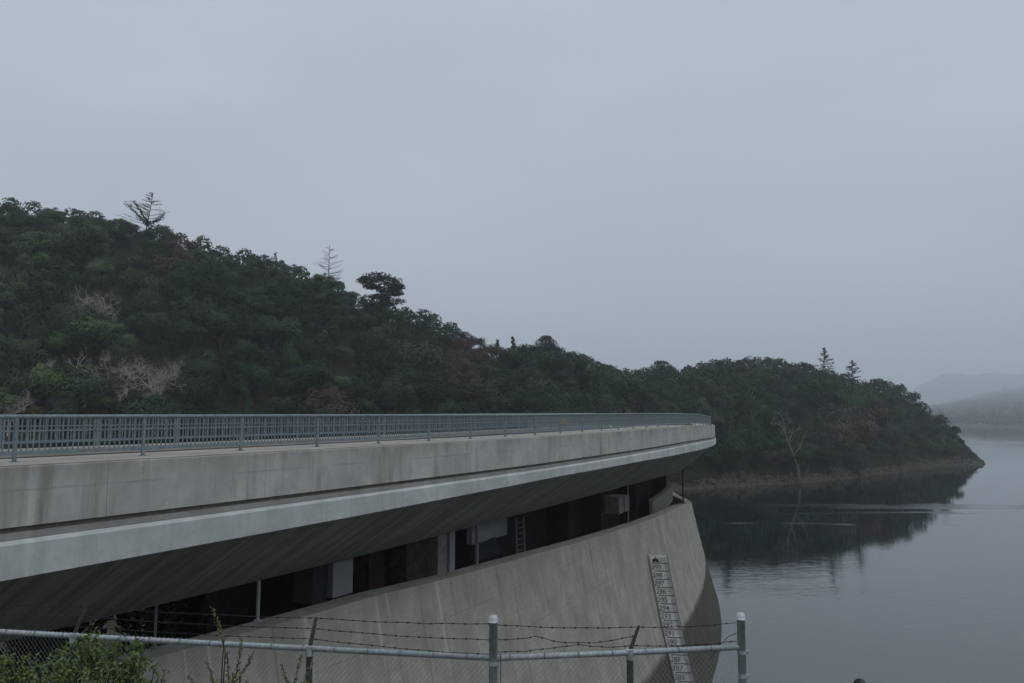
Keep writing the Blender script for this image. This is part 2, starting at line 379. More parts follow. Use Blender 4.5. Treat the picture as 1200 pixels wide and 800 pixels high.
# ------------------------------------------------------------------ bridge deck
DZ = [(0, 0), (27, .02), (43, .09), (62, .14), (75, .04), (94, -.28), (150, -.5), (300, -.7)]
WB = [(0, -3.92), (12, -3.78), (20, -3.66), (30, -3.53), (45, -3.50), (62, -3.62), (94, -3.95), (300, -3.95)]
SF = [(0, -6.55), (18, -6.50), (28, -6.40), (45, -6.36), (56, -6.42), (72, -6.75), (96, -7.5), (300, -7.6)]
def dz(s): return lerp(DZ, s)
zt = lambda s: -1.25+dz(s)
zg0 = lambda s: zt(s)-1.46
zg1 = lambda s: zt(s)-1.60
zl = lambda s: zt(s)-1.79
zb = lambda s: lerp(WB, s)
zf = lambda s: lerp(SF, s)
I_SF = 4.4; WID = 10.0; S0, S1 = -24, 252
def srange(a, b, st):
    n = max(1, round((b-a)/st)); return [a+(b-a)*k/n for k in range(n+1)]
def sweep(mb, ss, prof, closed=True, ends=True):
    """prof: list of (inset, z function); uv = (s, running height)"""
    rows = []; uvs = []
    for s in ss:
        pts = [(i, z(s)) for i, z in prof]; r = []; uv = []; d = 0
        for k, (i, z) in enumerate(pts):
            if k: d += abs(i-pts[k-1][0])
            r.append(P(s, i, z)); uv.append((s, z-d*.7))
        rows.append(r); uvs.append(uv)
    b = len(mb.v); n = len(prof); mb.quadgrid(rows, uvs, closed)
    if ends and closed:
        mb.f.append(tuple(b+k for k in range(n))); mb.uv += [(0, 0)]*n
        e = b+(len(rows)-1)*n; mb.f.append(tuple(e+n-1-k for k in range(n))); mb.uv += [(0, 0)]*n
C = lambda f, d: (lambda s: f(s)+d)
bridge = thing('road_bridge', 'long curved grey concrete road bridge carried over the top of the dam', 'bridge', P(0, 0, -6.5))
SS = srange(S0, S1, 2.0)
mb = MB(); sweep(mb, SS, [(.13, C(zt, -.03)), (.13, C(zg1, -.01)), (1.1, C(zg1, -.01)), (3.0, C(zt, -.4)), (2.98, C(zt, -.03))]); clean(mb.build('groove_back', M['groove'], bridge))
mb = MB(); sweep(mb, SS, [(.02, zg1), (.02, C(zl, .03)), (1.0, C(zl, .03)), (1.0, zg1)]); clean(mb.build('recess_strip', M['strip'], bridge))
mb = MB(); sweep(mb, SS, [(-.03, C(zl, .0)), (-.10, C(zl, -.075)), (-.10, C(zb, 0)), (.25, C(zb, -.0)), (1.0, C(zl, -.02)), (.02, C(zl, .02))]); clean(mb.build('lower_band', M['band'], bridge))
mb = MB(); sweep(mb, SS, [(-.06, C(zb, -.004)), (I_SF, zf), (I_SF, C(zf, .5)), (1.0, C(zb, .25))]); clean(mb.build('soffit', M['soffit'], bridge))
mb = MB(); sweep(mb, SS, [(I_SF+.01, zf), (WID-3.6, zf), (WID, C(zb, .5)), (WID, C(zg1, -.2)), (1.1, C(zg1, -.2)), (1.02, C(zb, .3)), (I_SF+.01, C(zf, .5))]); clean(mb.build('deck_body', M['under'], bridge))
mb = MB(); sweep(mb, SS, [(3.03, C(zt, -.24)), (8.7, C(zt, -.24)), (8.7, C(zt, -1.5)), (3.03, C(zt, -1.5))]); clean(mb.build('roadway', M['asphalt'], bridge))
mb = MB(); sweep(mb, SS, [(8.71, C(zt, 0)), (WID+.05, C(zt, 0)), (WID+.05, C(zt, -2.4)), (8.71, C(zt, -1.5))]); clean(mb.build('far_curb', M['curb'], bridge))
PS = 3.60                                             # railing post spacing
k = 0; a = S0
cuts = [S0]+[2.6+5.4*j for j in range(-4, 47)]
cuts = [c for c in cuts if c <= S1]
for a, bb in zip(cuts, cuts[1:]):
    mb = MB(); ss = srange(a+.005, bb-.005, 1.2)
    sweep(mb, ss, [(.03, zt), (.0, C(zt, -.03)), (.0, zg0), (.12, zg0), (.12, C(zt, -.02))])
    o = clean(mb.build('parapet_panel', M['panel'], bridge))
    mb = MB(); sweep(mb, ss, [(.02, C(zt, .022)), (3.0, C(zt, .022)), (3.0, C(zt, .003)), (.02, C(zt, .003))])
    clean(mb.build('curb_top', M['curb'], bridge))

# ------------------------------------------------------------------ dam
CZ = [(0, -7.8), (6, -8.0), (12, -8.15), (18, -8.25), (24, -8.55), (35, -8.95), (53, -9.7), (70, -10.4), (84, -11.05), (100, -12.5), (120, -14.3), (140, -15.6), (170, -15.6), (200, -12), (300, -11.9)]
I_F = 3.6
zc = lambda s: lerp(CZ, s)
def face_i(t): return I_F-(.20*t+.0036*t*t)            # inset of the upstream face at depth t below the crest
dam = thing('arch_dam', 'curved pale concrete arch dam with dark old water mark along its foot', 'dam', P(0, I_F, -27))
ds = srange(-16.6, 249, 9.5)
for a, bb in zip(ds, ds[1:]):
    mb = MB(); cols = [a+.004, a+.06]+srange(a+1, bb-1, 1.6)+[bb-.06, bb-.004]
    T = [.0, .05, .6]+[1.5+1.6*q for q in range(18)]
    rows = []; uvs = []
    for n, s in enumerate(cols):
        e = .05 if n in (0, len(cols)-1) else 0
        r = []; uv = []
        for (i, z) in ((9.4, -40), (9.4, zc(s)-2.4), (4.85, zc(s)-2.4), (4.75, zc(s)), ):
            r.append(P(s, i, z)); uv.append((s, z+i))
        for t in T:
            i = face_i(t)+e+(.04 if t == 0 else 0)
            r.append(P(s, i, zc(s)-t)); uv.append((s, zc(s)-t))
        rows.append(r); uvs.append(uv)
    n0 = len(mb.v); mb.quadgrid(rows, uvs, True); n = len(rows[0])
    mb.f.append(tuple(range(n))); mb.uv += [(0, 0)]*n
    e = n*(len(rows)-1); mb.f.append(tuple(e+n-1-k for k in range(n))); mb.uv += [(0, 0)]*n
    clean(mb.build('dam_block', M['dam'], dam))
for a, bb in ((-16, 1.5), (13.5, 247)):
    mb = MB(); sweep(mb, srange(a, bb, 2), [(8.75, C(zf, .2)), (9.3, C(zf, .2)), (9.3, C(zc, -2.5)), (8.75, C(zc, -2.5))]); clean(mb.build('added_back_wall', M['under'], dam))  # wall added behind the crest so the opening reads black
def block(name, m, s, i0, i1, ds_, z0, z1, parent=None, lab=None, cat=None):
    """a box standing on the crest: from s to s+ds, inset i0..i1, height z0..z1"""
    mb = MB(); sweep(mb, [s, s+ds_/2, s+ds_], [(i0, lambda q: z1), (i1, lambda q: z1), (i1, lambda q: z0), (i0, lambda q: z0)])
    mb.hasuv = False; o = clean(mb.build(name, m, parent))
    if lab: tag(o, lab, cat)
    return o
def pier(px, w, i0, i1, m, name='pier'):
    s = s_at(px, i0); return block(name, m, s, i0, i1, w, zc(s)-2.6, zf(s)+.3, dam)
pier(513, .9, 4.80, 7.5, M['pier'])
s = s_at(521, 4.8); block('pier', M['panelgrey'], s+.35, 4.70, 5.2, .55, zc(s)-.4, zf(s)+.3, dam)
pier(476, 1.9, 5.3, 8.7, M['brownrock'])
pier(432, 1.2, 5.2, 8.7, M['rust'])
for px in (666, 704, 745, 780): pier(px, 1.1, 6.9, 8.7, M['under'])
s = s_at(371, 5.0); bx = thing('equipment_cabinet', 'pale grey box standing on the dam crest between dark bays under the bridge', 'cabinet', P(s, 5.6, zc(s)))
block('side_panel', M['darkcon'], s, 5.25, 6.4, .95, zc(s)-.15, zf(s)-.22, bx)  # unlit side of the box, its shade put into the colour
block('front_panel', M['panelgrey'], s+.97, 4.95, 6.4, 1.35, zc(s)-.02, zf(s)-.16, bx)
s = s_at(560, 5.6); wl_ = thing('valve_house_wall', 'low pale concrete wall with a slanting top edge behind the ladder under the bridge', 'wall', P(s, 6.6, zc(s)))
block('upper_wall', M['panelgrey'], s, 6.0, 6.4, 4.6, zc(s)+.85, zf(s)-.1, wl_)
mb = MB(); q0, q1 = s+.1, s+3.6
mb.face([P(q0, 5.95, zc(s)-.2), P(q1, 5.95, zc(s)-.2), P(q1-.7, 5.95, zc(s)+.95), P(q0, 5.95, zc(s)+.72)])
mb.face([P(q0, 6.35, zc(s)-.2), P(q0, 6.35, zc(s)+.72), P(q1-.7, 6.35, zc(s)+.95), P(q1, 6.35, zc(s)-.2)])
for (a, za), (b_, zb_) in (((q0, -.2), (q0, .72)), ((q0, .72), (q1-.7, .95)), ((q1-.7, .95), (q1, -.2))):
    mb.face([P(a, 5.95, zc(s)+za), P(b_, 5.95, zc(s)+zb_), P(b_, 6.35, zc(s)+zb_), P(a, 6.35, zc(s)+za)])
clean(mb.build('lower_wall', M['darkcon'], wl_))  # diagonal shade on the wall, made as a dark slab
# ladder against the wall
s = s_at(604, 5.0); zb0 = zc(s)
ld = thing('steel_ladder', 'narrow steel ladder standing on the dam crest under the bridge', 'ladder', P(s, 5, zb0))
for ds_ in (0, 1.15):
    mb = MB(); mb.tube([P(s+ds_, 4.9, zb0-.3), P(s+ds_, 5.0, zb0+2.2)], .10, 6); mb.build('side_rail', M['dimsteel'], ld)
for k in range(6):
    mb = MB(); mb.tube([P(s, 4.93, zb0+.1+.36*k), P(s+1.15, 4.93, zb0+.1+.36*k)], .035, 5); mb.build('rung', M['dimsteel'], ld)
# posts on the crest
def crest_post(px, py0, py1, r, label, m, i=4.6):
    s = s_at(px, i); q0 = P(s, i, zc(s)); Y = q0.y; top = at(px, py1, Y)
    t = thing('crest_post', label, 'post', q0, None)
    mb = MB(); mb.tube([q0+Vector((0, 0, -.1)), (q0.x, q0.y, max(top.z, zf(s)+E+.1))], r, 8); mb.build('shaft', m, t)
    mb = MB(); mb.tube([q0+Vector((0, 0, -.02)), q0+Vector((0, 0, .06))], r*2.2, 8); mb.build('base_plate', m, t)
crest_post(302, 730, 680, .075, 'pale grey post on the dam crest beside the black opening, nearest the barbed wire arm', M['galv'])
crest_post(181, 745, 708, .055, 'slim grey post on the dam crest in front of dark green bushes under the bridge', M['galvdark'])
crest_post(559, 662, 617, .10, 'rusty edged pale post on the dam crest left of the ladder', M['pier'])
crest_post(736, 618, 600, .06, 'short thin post on the dam crest below the small pale block', M['galvdark'])
crest_post(800, 580, 553, .12, 'dark post at the far end of the opening under the bridge', M['darksteel'], 4.3)
# hanging block and end wall
s = s_at(724, 5.6); hb = thing('small_concrete_block', 'small pale two toned block under the far part of the bridge', 'block', P(s, 5.6, zc(s)+.8))
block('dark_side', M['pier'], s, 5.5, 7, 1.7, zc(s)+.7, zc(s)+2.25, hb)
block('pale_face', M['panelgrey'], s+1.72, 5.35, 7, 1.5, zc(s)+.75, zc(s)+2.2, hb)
s = s_at(768, 5.2); ew = thing('end_parapet_wall', 'low grey wall at the far end of the dam crest beneath the bridge tip', 'wall', P(s, 5.5, zc(s)))
block('wall_face', M['pier'], s+2, 5.9, 6.3, 22, zc(s)-1.4, zc(s)+.75, ew); block('coping', M['pier'], s+2, 5.8, 6.4, 22, zc(s)+.753, zc(s)+.86, ew)

# ------------------------------------------------------------------ railings
def railing(fi, label, s_a, s_b, grp):
    t = thing('guard_railing', label, 'railing', P(0, fi(0), zt(0)))
    o0 = ORG[t.name]; ss = srange(s_a, s_b, 1.5)
    def line(name, z, r, sq=None):
        mb = MB()
        if sq: mb.quadgrid([[P(s, fi(s)+a*sq[0]/2, zt(s)+z+b_*sq[1]/2) for a, b_ in ((-1, -1), (-1, 1), (1, 1), (1, -1))] for s in ss], None, True)
        else: mb.tube([P(s, fi(s), zt(s)+z) for s in ss], r, 8)
        return clean(mb.build(name, M['rail'], t, sm=not sq))
    line('top_rail', 1.185, .055); line('middle_rail', .82, 0, (.05, .045)); line('bottom_rail', .245, 0, (.07, .095))
    mb = MB(); mb.box((0, 0, .58), .075, .085, 1.16); mb.box((0, 0, .01), .17, .17, .02); pm = mb.mesh('post', M['rail'])
    s = .86-PS*5
    while s < s_b:
        if s > s_a:
            o = bpy.data.objects.new('post', pm); link(o, t); o.location = P(s, fi(s), zt(s)+.02)-o0; o.rotation_euler = (0, 0, -arc(s)[2])
        s += PS
    mb = MB(); mb.box((0, 0, .445), .028, .028, .89); bm_ = mb.mesh('baluster', M['rail'])
    n = 0; s = -3.5; st = PS/24; rest = MB()
    while s < s_b:
        j = round((s-.86)/st)
        if j % 24:
            q = P(s, fi(s), zt(s)+.28); 
            if n < 298 and s > -3:
                o = bpy.data.objects.new('baluster', bm_); link(o, t); o.location = q-o0; o.rotation_euler = (0, 0, -arc(s)[2]); n += 1
            else: rest.box(q+Vector((0, 0, .445)), .03, .03, .89, -arc(s)[2])
        s = .86+(j+1)*st
    tag(rest.build('balusters', M['rail'], t), kind='stuff')
    return t
nr = railing(lambda s: 1.3-.75*smooth(35, 80, s), 'blue grey steel railing with close uprights along the near edge of the bridge', -20, 246, None)
fr = railing(lambda s: 9.5, 'blue grey steel railing on the far edge of the bridge, glimpsed through the near one', -20, 246, None)
s = s_at(714, 1.1, -1); mb = MB(); mb.box(P(s, 1.0, zt(s)+.30), .10, .22, .10, -arc(s)[2]); mb.build('reflector', M['white'], nr)
q = at(660, 494, 58.0); mk = thing('marker_post', 'small yellow orange road marker behind the railing', 'road marker', (q.x, q.y, E-1.5))
mb = MB(); mb.tube([(q.x, q.y, E-1.5), (q.x, q.y, q.z)], .03, 6); mb.build('stake', M['galvdark'], mk)
mb = MB(); mb.box((q.x, q.y, q.z+.1), .50, .03, .42); mb.build('plate', M['yellow'], mk)

# ------------------------------------------------------------------ water level gauge on the dam face
def on_face(px, py):
    best = None
    for a in range(0, 261):
        s = 25+a*.25
        for t in range(0, 90):
            q = P(s, face_i(t*.2), zc(s)-t*.2); pr = proj(q); e = (pr[0]-px)**2+(pr[1]-py)**2
            if best is None or e < best[0]: best = (e, s, t*.2)
    return best[1], best[2]
gs, gt0 = on_face(758.5, 650)
g2s, gt1 = on_face(790, 800)
PXM = FPX/proj(P(gs, face_i(gt0), zc(gs)-gt0))[2]
gw = 21.0/PXM
GX = Vector((math.cos(.10), -math.sin(.10), 0)); GN = Vector((-GX.y*-1, -GX.x, 0)).normalized()
gz0 = zc(gs)-gt0                                       # level of the top of the board
row = (gt1-gt0)/15.0
def gp(a, d, out):                                    # a across from the middle, d down the board
    t = gt0+d*.972; s = gs+(g2s-gs)*d/(gt1-gt0); q = P(s, face_i(t)-.12, zc(gs)-t)
    return q+GX*(a+gw/2)+GN*out
gauge = thing('water_level_gauge', 'tall white numbered water level board leaning on the dam face', 'gauge', gp(0, 18*row, .1))
GD = [row*k for k in range(0, 23)]
mb = MB(); rows = []
for d in GD: rows.append([gp(-gw/2, d, .02), gp(-gw/2, d, .16), gp(gw/2, d, .16), gp(gw/2, d, .02)])
mb.quadgrid(rows, None, True); mb.f.append((0, 1, 2, 3)); mb.uv += [(0, 0)]*4
clean(mb.build('board', M['white'], gauge))
for sx in (-1, 1):
    mb = MB(); rows = []
    for d in GD:
        x0, x1 = (sx*gw/2-.03, sx*gw/2+.03); rows.append([gp(x0, d, .02), gp(x0, d, .19), gp(x1, d, .19), gp(x1, d, .02)])
    mb.quadgrid(rows, None, True); clean(mb.build('side_frame', M['galvdark'], gauge))
def mark(name, a0, a1, d0, d1, m='faded', out=.166):
    mb = MB(); pts = [gp(a0, d1, out), gp(a1, d1, out), gp(a1, d0, out), gp(a0, d0, out)]
    pts2 = [gp(a0, d1, out-.004), gp(a0, d0, out-.004), gp(a1, d0, out-.004), gp(a1, d1, out-.004)]
    mb.face(pts); mb.face(pts2); mb.build(name, M[m], gauge)
def text(body, size, a, d, name):
    cu = bpy.data.curves.new(name, 'FONT'); cu.body = body; cu.size = size; cu.align_x = 'CENTER'; cu.align_y = 'CENTER'; cu.extrude = .002; cu.offset = .004
    ob = bpy.data.objects.new(name, cu); COL.objects.link(ob); bpy.context.view_layer.update()
    me = bpy.data.meshes.new_from_object(ob.evaluated_get(bpy.context.evaluated_depsgraph_get())); COL.objects.unlink(ob); bpy.data.objects.remove(ob)
    me.materials.clear(); me.materials.append(M['faded'])
    rt = (gp(a+.1, d, .17)-gp(a-.1, d, .17)).normalized(); up = (gp(a, d-.1, .17)-gp(a, d+.1, .17)).normalized(); no = rt.cross(up).normalized(); up = no.cross(rt)
    c0 = gp(a, d, .172); Mx = Matrix((rt, up, no)).transposed().to_4x4(); Mx.translation = c0-ORG[gauge.name]
    me.transform(Mx); o = bpy.data.objects.new(name, me); link(o, gauge); return o
# emblem: a dark three peaked badge, with two short printed lines beside it
mb = MB(); ea, ed_ = -.18*gw, .56*row; pts = []
for (pa, pd) in ((-.2, .32), (-.2, .05), (-.13, -.12), (-.1, -.05), (0, -.30), (.1, -.05), (.13, -.12), (.2, .05), (.2, .32), (.06, .32), (0, .12), (-.06, .32)):
    pts.append(gp(ea+pa*gw*.85, ed_+pd*row*1.0, .170))
mb.face(pts[::-1]); mb.build('emblem', M['black'], gauge)
for k in range(2): mark('printed_line', .12*gw, .40*gw, row*(.38+.26*k), row*(.48+.26*k), 'galvdark')
for k in range(20):
    d1 = row*(k+1); mark('level_line', -.36*gw if k else -.40*gw, .46*gw, d1-.05, d1+.03)
    if k == 0: continue
    text(str(300-k), row*.86, -.20*gw, row*(k+.52), 'numeral')
    for j in range(1, 10): 
        ln = .30 if j == 5 else .20
        mark('tick', (.46-ln)*gw, .46*gw, row*(k+j/10)-.018, row*(k+j/10)+.012, 'galvdark' if j != 5 else 'faded')

# ------------------------------------------------------------------ chain link fence with barbed wire
ZR = -2.9
def on_level(px, py, z):
    a, b_ = ray(px, py); Y = z/b_; return Vector((a*Y, Y, z+E))
pL = on_level(-190, 729, ZR); p90 = on_level(90, 742.5, ZR); p362 = on_level(362, 759.5, ZR); pc = on_level(578, 770.5, ZR)
p738 = on_level(738, 763, ZR); pe = on_level(869, 757.5, ZR)
for q in (p90, p362): # keep the left run straight
    d = (pc-pL).normalized(); q.xy = (pL+d*((q-pL).dot(d))).xy
FH = 2.05
fence = thing('chain_link_fence', 'grey chain link fence topped with three strands of barbed wire in the foreground', 'fence', (pc.x, pc.y, pc.z-FH))
def fpost(q, r, top, m):
    mb = MB(); mb.tube([q+Vector((0, 0, -FH-.4)), q+Vector((0, 0, top))], r, 12); return mb.build('post', m, fence, sm=True)
def pcap(q, r, top, post):
    mb = MB(); mb.tube([q+Vector((0, 0, top-.03)), q+Vector((0, 0, top+.01)), q+Vector((0, 0, top+.045)), q+Vector((0, 0, top+.06))], [r*1.12, r*1.12, r*.8, r*.25], 12); mb.build('cap', M['capm'], post, sm=True)
    for hgt in (-.06, -.35, -.75):
        mb = MB(); mb.tube([q+Vector((0, 0, hgt-.02)), q+Vector((0, 0, hgt+.02))], r*1.13, 12); mb.box(q+Vector((r*1.3, -r*.2, hgt)), .05, .03, .045); mb.build('clamp_band', M['galv'], post)
for q, r, top in ((pc, .052, .45), (pe, .052, .37), (pL, .052, .45)):
    po = fpost(q, r, top, M['galv'] if q is not pL else M['galvdark']); pcap(q, r, top, po)
arms = []
for q, tx in ((p90, (102, 709)), (p362, (370.5, 723)), (p738, (748.5, 733))):
    po = fpost(q, .042, .0, M['galvdark'])
    tip = at(tx[0], tx[1], q.y+.26); arms.append((q, tip))
    mb = MB(); mb.tube([q+Vector((0, 0, -.02)), q+(tip-q)*.12, tip], [.036, .028, .020], 6); mb.build('barb_arm', M['darksteel'], po)
    mb = MB(); mb.tube([q+Vector((0, 0, -.09)), q+Vector((0, 0, .03))], .050, 10); mb.build('collar', M['galv'], po)
for a, b_ in ((pL, pc), (pc, pe)):
    mb = MB(); mb.tube([a, a.lerp(b_, .5)+Vector((0, 0, -.008)), b_], .034, 10); mb.build('top_rail', M['galv'], fence, sm=True)
for a, b_ in ((pL, pc), (pc, pe)):
    mb = MB(); Lh = (b_-a).length; d = (b_-a).normalized(); q = .2
    while q < Lh-.1:
        c_ = a+d*q; mb.tube([c_-d*.006, c_+d*.006], .039, 8); q += .42
    mb.build('tie_wires', M['galvdark'], fence)
# woven mesh: each wire zigzags from knuckle to knuckle
def weave(a, b_):
    mb = MB(); Lh = (b_-a).length; d = (b_-a).normalized(); nrm = Vector((d.y, -d.x, 0)); pw = .031; n = int(Lh/pw); r = .0019
    for k in range(n):
        x0 = k*pw+pw*.25; pts = []
        m_ = 54
        for j in range(m_+1):
            side = (j+k) % 2; zz = .055-j*.037; off = pw*1.03*side
            pts.append(a+d*(x0+off)+Vector((0, 0, zz))+nrm*(.004 if j % 2 else -.004)+nrm*.04)
        mb.tube(pts, r, 3, False)
    return tag(mb.build('mesh', M['wire'], fence), kind='stuff')
weave(pL, pc); weave(pc, pe)
def strand(pts, sag=None):
    """two twisted barbed wires with four point barbs"""
    mb = MB(); path = []
    for a, b_ in zip(pts, pts[1:]):
        for k in range(8):
            t = k/8; path.append(a.lerp(b_, t)+Vector((0, 0, -.05*4*t*(1-t)*.45+R.uniform(-.006, .006))))
    path.append(pts[-1]); mb.tube(path, .0042, 4)
    acc = 0
    for a, b_ in zip(path, path[1:]):
        Ls = (b_-a).length; d = (b_-a).normalized(); q = .15-acc
        while q < Ls:
            c_ = a+d*q
            for ang in (.6, 2.3):
                v = Vector((d.x*.45, d.y*.45, 0))+Vector((-d.y*math.cos(ang), d.x*math.cos(ang), math.sin(ang)))
                mb.tube([c_-v*.016, c_+v*.016], .003, 3, False)
            mb.tube([c_-d*.012, c_+d*.012], .008, 5); q += .15
        acc = (acc+Ls) % .15
    return mb.build('barbed_wire', M['barb'], fence)
up = lambda q, h: q+Vector((0, 0, h))
for k, f_ in enumerate((.98, .64, .30)):
    A = [q+(t-q)*f_ for q, t in arms]
    hc = (.40, .21, .04)[k]
    strand([up(pL, .36-.13*k), A[0], A[1], up(pc, hc)])
he = (.30, .20, .075)
strand([up(pc, .385), arms[2][0]+(arms[2][1]-arms[2][0])*.98, up(pe, he[0])])
mid = pc.lerp(p738, .62)
strand([up(pc, .22), up(pc.lerp(p738, .3), .235), up(mid, .135), arms[2][0]+(arms[2][1]-arms[2][0])*.62])
strand([up(pc, .07), up(mid, .115), arms[2][0]+(arms[2][1]-arms[2][0])*.25, up(pe, he[2])])
mb = MB(); mb.tube([up(pe, .19), pe+Vector((-.16, 0, .13)), pe+Vector((-.30, 0, 0)), pe+Vector((-.40, 0, -.16))], .0042, 4); mb.build('loose_wire', M['barb'], fence)
mb = MB(); mb.tube([up(pc, .06)+Vector((.09, -.02, 0)), pc+Vector((.09, -.02, -.5)), pc+Vector((.07, -.02, -FH))], .008, 5); mb.build('tension_bar', M['galvdark'], fence)

# ------------------------------------------------------------------ foliage makers
def rdir(rr):
    z = rr.uniform(-1, 1); a = rr.uniform(0, 2*PI); r = math.sqrt(1-z*z); return Vector((r*math.cos(a), r*math.sin(a), z))
def leaf(mb, c, n, size, rr, asp=.62):
    a = n.cross(rdir(rr)); a = a.normalized() if a.length > 1e-4 else Vector((1, 0, 0)); b_ = n.cross(a).normalized()
    w = size*asp*.5; h = size*.5; k = rr.uniform(.1, .35)*size
    mb.face([c-a*h, c+b_*w*rr.uniform(.7, 1.1)-n*k*.3, c+a*h-n*k, c-b_*w*rr.uniform(.7, 1.1)-n*k*.3])
def crown_mesh(name, rr, m, kind='dome', n=2900, ls=.078):
    """unit crown: leaf clumps spread over and through several uneven lobes"""
    mb = MB(); lobes = []
    if kind == 'dome':
        for k in range(rr.randint(7, 11)):
            a = rr.uniform(0, 2*PI); r = rr.uniform(.25, .80); lobes.append((Vector((r*math.cos(a), r*math.sin(a), rr.uniform(-.15, .85)*(1.05-.75*r))), rr.uniform(.22, .44)))
        lobes.append((Vector((rr.uniform(-.15, .15), rr.uniform(-.15, .15), .2)), .56))
    elif kind == 'tall':
        for k in range(11):
            z = k/10; a = rr.uniform(0, 2*PI); r = rr.uniform(.05, .40)*(1-.6*z); lobes.append((Vector((r*math.cos(a), r*math.sin(a), -.35+z*1.45)), rr.uniform(.26, .42)*(1-.45*z)))
    elif kind == 'spire':
        for k in range(13):
            f_ = k/12; a = k*2.4+rr.uniform(-.4, .4); r = .34*(1-f_)+.04; lobes.append((Vector((r*math.cos(a), r*math.sin(a), -.75+f_*2.3)), (.34*(1-f_)+.09)))
    wts = [q[1]**2 for q in lobes]
    for k in range(n):
        c0, r = rr.choices(lobes, wts)[0]; d = rdir(rr)
        if d.z < -.35 and rr.random() < .7: d.z = -d.z
        rad = r*(rr.uniform(.78, 1.08) if rr.random() < .8 else rr.uniform(.3, .8))
        q0 = c0+Vector((d.x, d.y, d.z*.85))*rad; nn = (d*.8+q0.normalized()*.5+rdir(rr)*.45).normalized()
        leaf(mb, q0, nn, ls*rr.uniform(.7, 1.5), rr)
    return mb.mesh(name, m)
def trunk_mesh(name, rr, m, depth=1.5):
    mb = MB(); top = Vector((rr.uniform(-.12, .12), rr.uniform(-.12, .12), .1))
    mb.tube([(0, 0, -depth), (rr.uniform(-.05, .05), 0, -.6), top], [.085, .065, .045], 6)
    for k in range(5):
        a = 2*PI*k/5+rr.uniform(-.4, .4); b0 = Vector((0, 0, -.55)).lerp(top, rr.uniform(0, 1))
        mb.tube([b0, b0+Vector((math.cos(a)*.25, math.sin(a)*.25, .22)), b0+Vector((math.cos(a)*.55, math.sin(a)*.55, .55))], [.038, .026, .01], 5, False)
    return mb.mesh(name, m)
rr = random.Random(21)
CROWN = {'dark': [crown_mesh('crown', rr, M['leaf_dark'], 'dome') for k in range(7)]+[crown_mesh('crown', rr, M['leaf_dark'], 'tall') for k in range(2)],
         'olive': [crown_mesh('crown', rr, M['leaf_olive'], 'dome') for k in range(4)]+[crown_mesh('crown', rr, M['leaf_olive'], 'tall') for k in range(1)],
         'brown': [crown_mesh('crown', rr, M['leaf_brown'], 'dome', 1050, .10) for k in range(4)],
         'rust': [crown_mesh('crown', rr, M['leaf_rust'], 'dome', 1200, .10) for k in range(2)]}
CROWN['conifer'] = [crown_mesh('crown', rr, M['needle'], 'spire', 2200) for k in range(3)]
TRUNK = [trunk_mesh('trunk', rr, M['bark']) for k in range(4)]
NAME = {'dark': 'broadleaf_tree', 'olive': 'bushy_tree', 'brown': 'brown_tree', 'rust': 'russet_tree', 'conifer': 'conifer_tree'}
def put_tree(kind, q, r, rot, label, group, hs=1.0, rr=R, ridge=False):
    t = thing(NAME[kind], label, 'tree', q, group)
    for nm, me in (('crown', rr.choice(CROWN[kind][:7 if kind == 'dark' else 4] if ridge else CROWN[kind])), ('trunk', rr.choice(TRUNK))):
        o = bpy.data.objects.new(nm, me); link(o, t); o.location = (0, 0, r*.86); o.scale = (r, r, r*hs); o.rotation_euler = (0, 0, rot)
    return t

# ------------------------------------------------------------------ the wood on the hillside
BARE_AT = [(110, 378, 44), (56, 452, 30), (100, 452, 40), (148, 446, 52), (184, 468, 56), (150, 480, 24), (11, 488, 32), (935, 540, 60), (1100, 505, 26)]
cand = []
rr = random.Random(5)
yy = 176.0
while yy < 500:
    st = 8.0 if yy < 285 else 7.4
    xx = -300.0+rr.uniform(0, 5)
    while xx < 270:
        X = xx+rr.uniform(-2.8, 2.8); Y = yy+rr.uniform(-2.8, 2.8); xx += st
        u = 600+FPX*X/Y
        if u < -190 or u > 1124: continue
        D0, D1 = lerp(SHORE, u), lerp(RIDGE, u)
        if Y < D0+(2.0 if u > 800 else 3) or Y > D1+28: continue
        z = land(X, Y)
        if z < 1.1: continue
        bx_, by2 = proj((X, Y, z+4))[:2]
        if any(abs(bx_-a) < hp*.34+3 and 6 < b_-by2 < hp+2 and Y < lerp(SHORE, a)+400 for a, b_, hp in BARE_AT) and rr.random() < .85: continue
        head = u > 800
        r = rr.choice((3.4, 4.6, 5.6, 6.6, 7.6, 9.2))*rr.uniform(.9, 1.1) if not head else rr.choice((3.6, 4.8, 6.2, 8.0))*rr.uniform(.9, 1.1)
        if rr.random() < .12: r *= 1.25
        if u > 1040: r *= lerp([(1040, .85), (1100, .6), (1144, .4)], u)
        if Y > D1-45: r = min(r, 5.8)*.92
        if Y > D1-16: r = min(r, 4.6)
        px, py, dep = proj((X, Y, z+r*1.9))
        g = mnoise.noise(Vector((X*.018, Y*.018, 5)))+rr.uniform(-.35, .35)
        if g > .50: kind = 'brown'
        elif g < -.34+.30*smooth(260, 60, u): kind = 'olive'
        else: kind = 'dark'
        if kind == 'olive' and (u > 520 and rr.random() < .6): kind = 'dark'
        if kind == 'dark' and Y < D1-30 and rr.random() < .11: kind = 'conifer'; r = min(r, 6.5)*.9
        if any(abs(px-a) < w and abs(py-b_) < h for a, b_, w, h in ((212, 284, 20, 12), (566, 398, 34, 18), (1014, 488, 13, 28), (735, 470, 10, 8), (385, 462, 30, 12))): kind = 'rust'
        shown = not (px < 830 and py > 487) and -15 < px < 1215 and Y < D1+10
        cand.append((shown, r/dep, kind, X, Y, z, r, px, py, head))
    yy += st*.9
MIX = {}
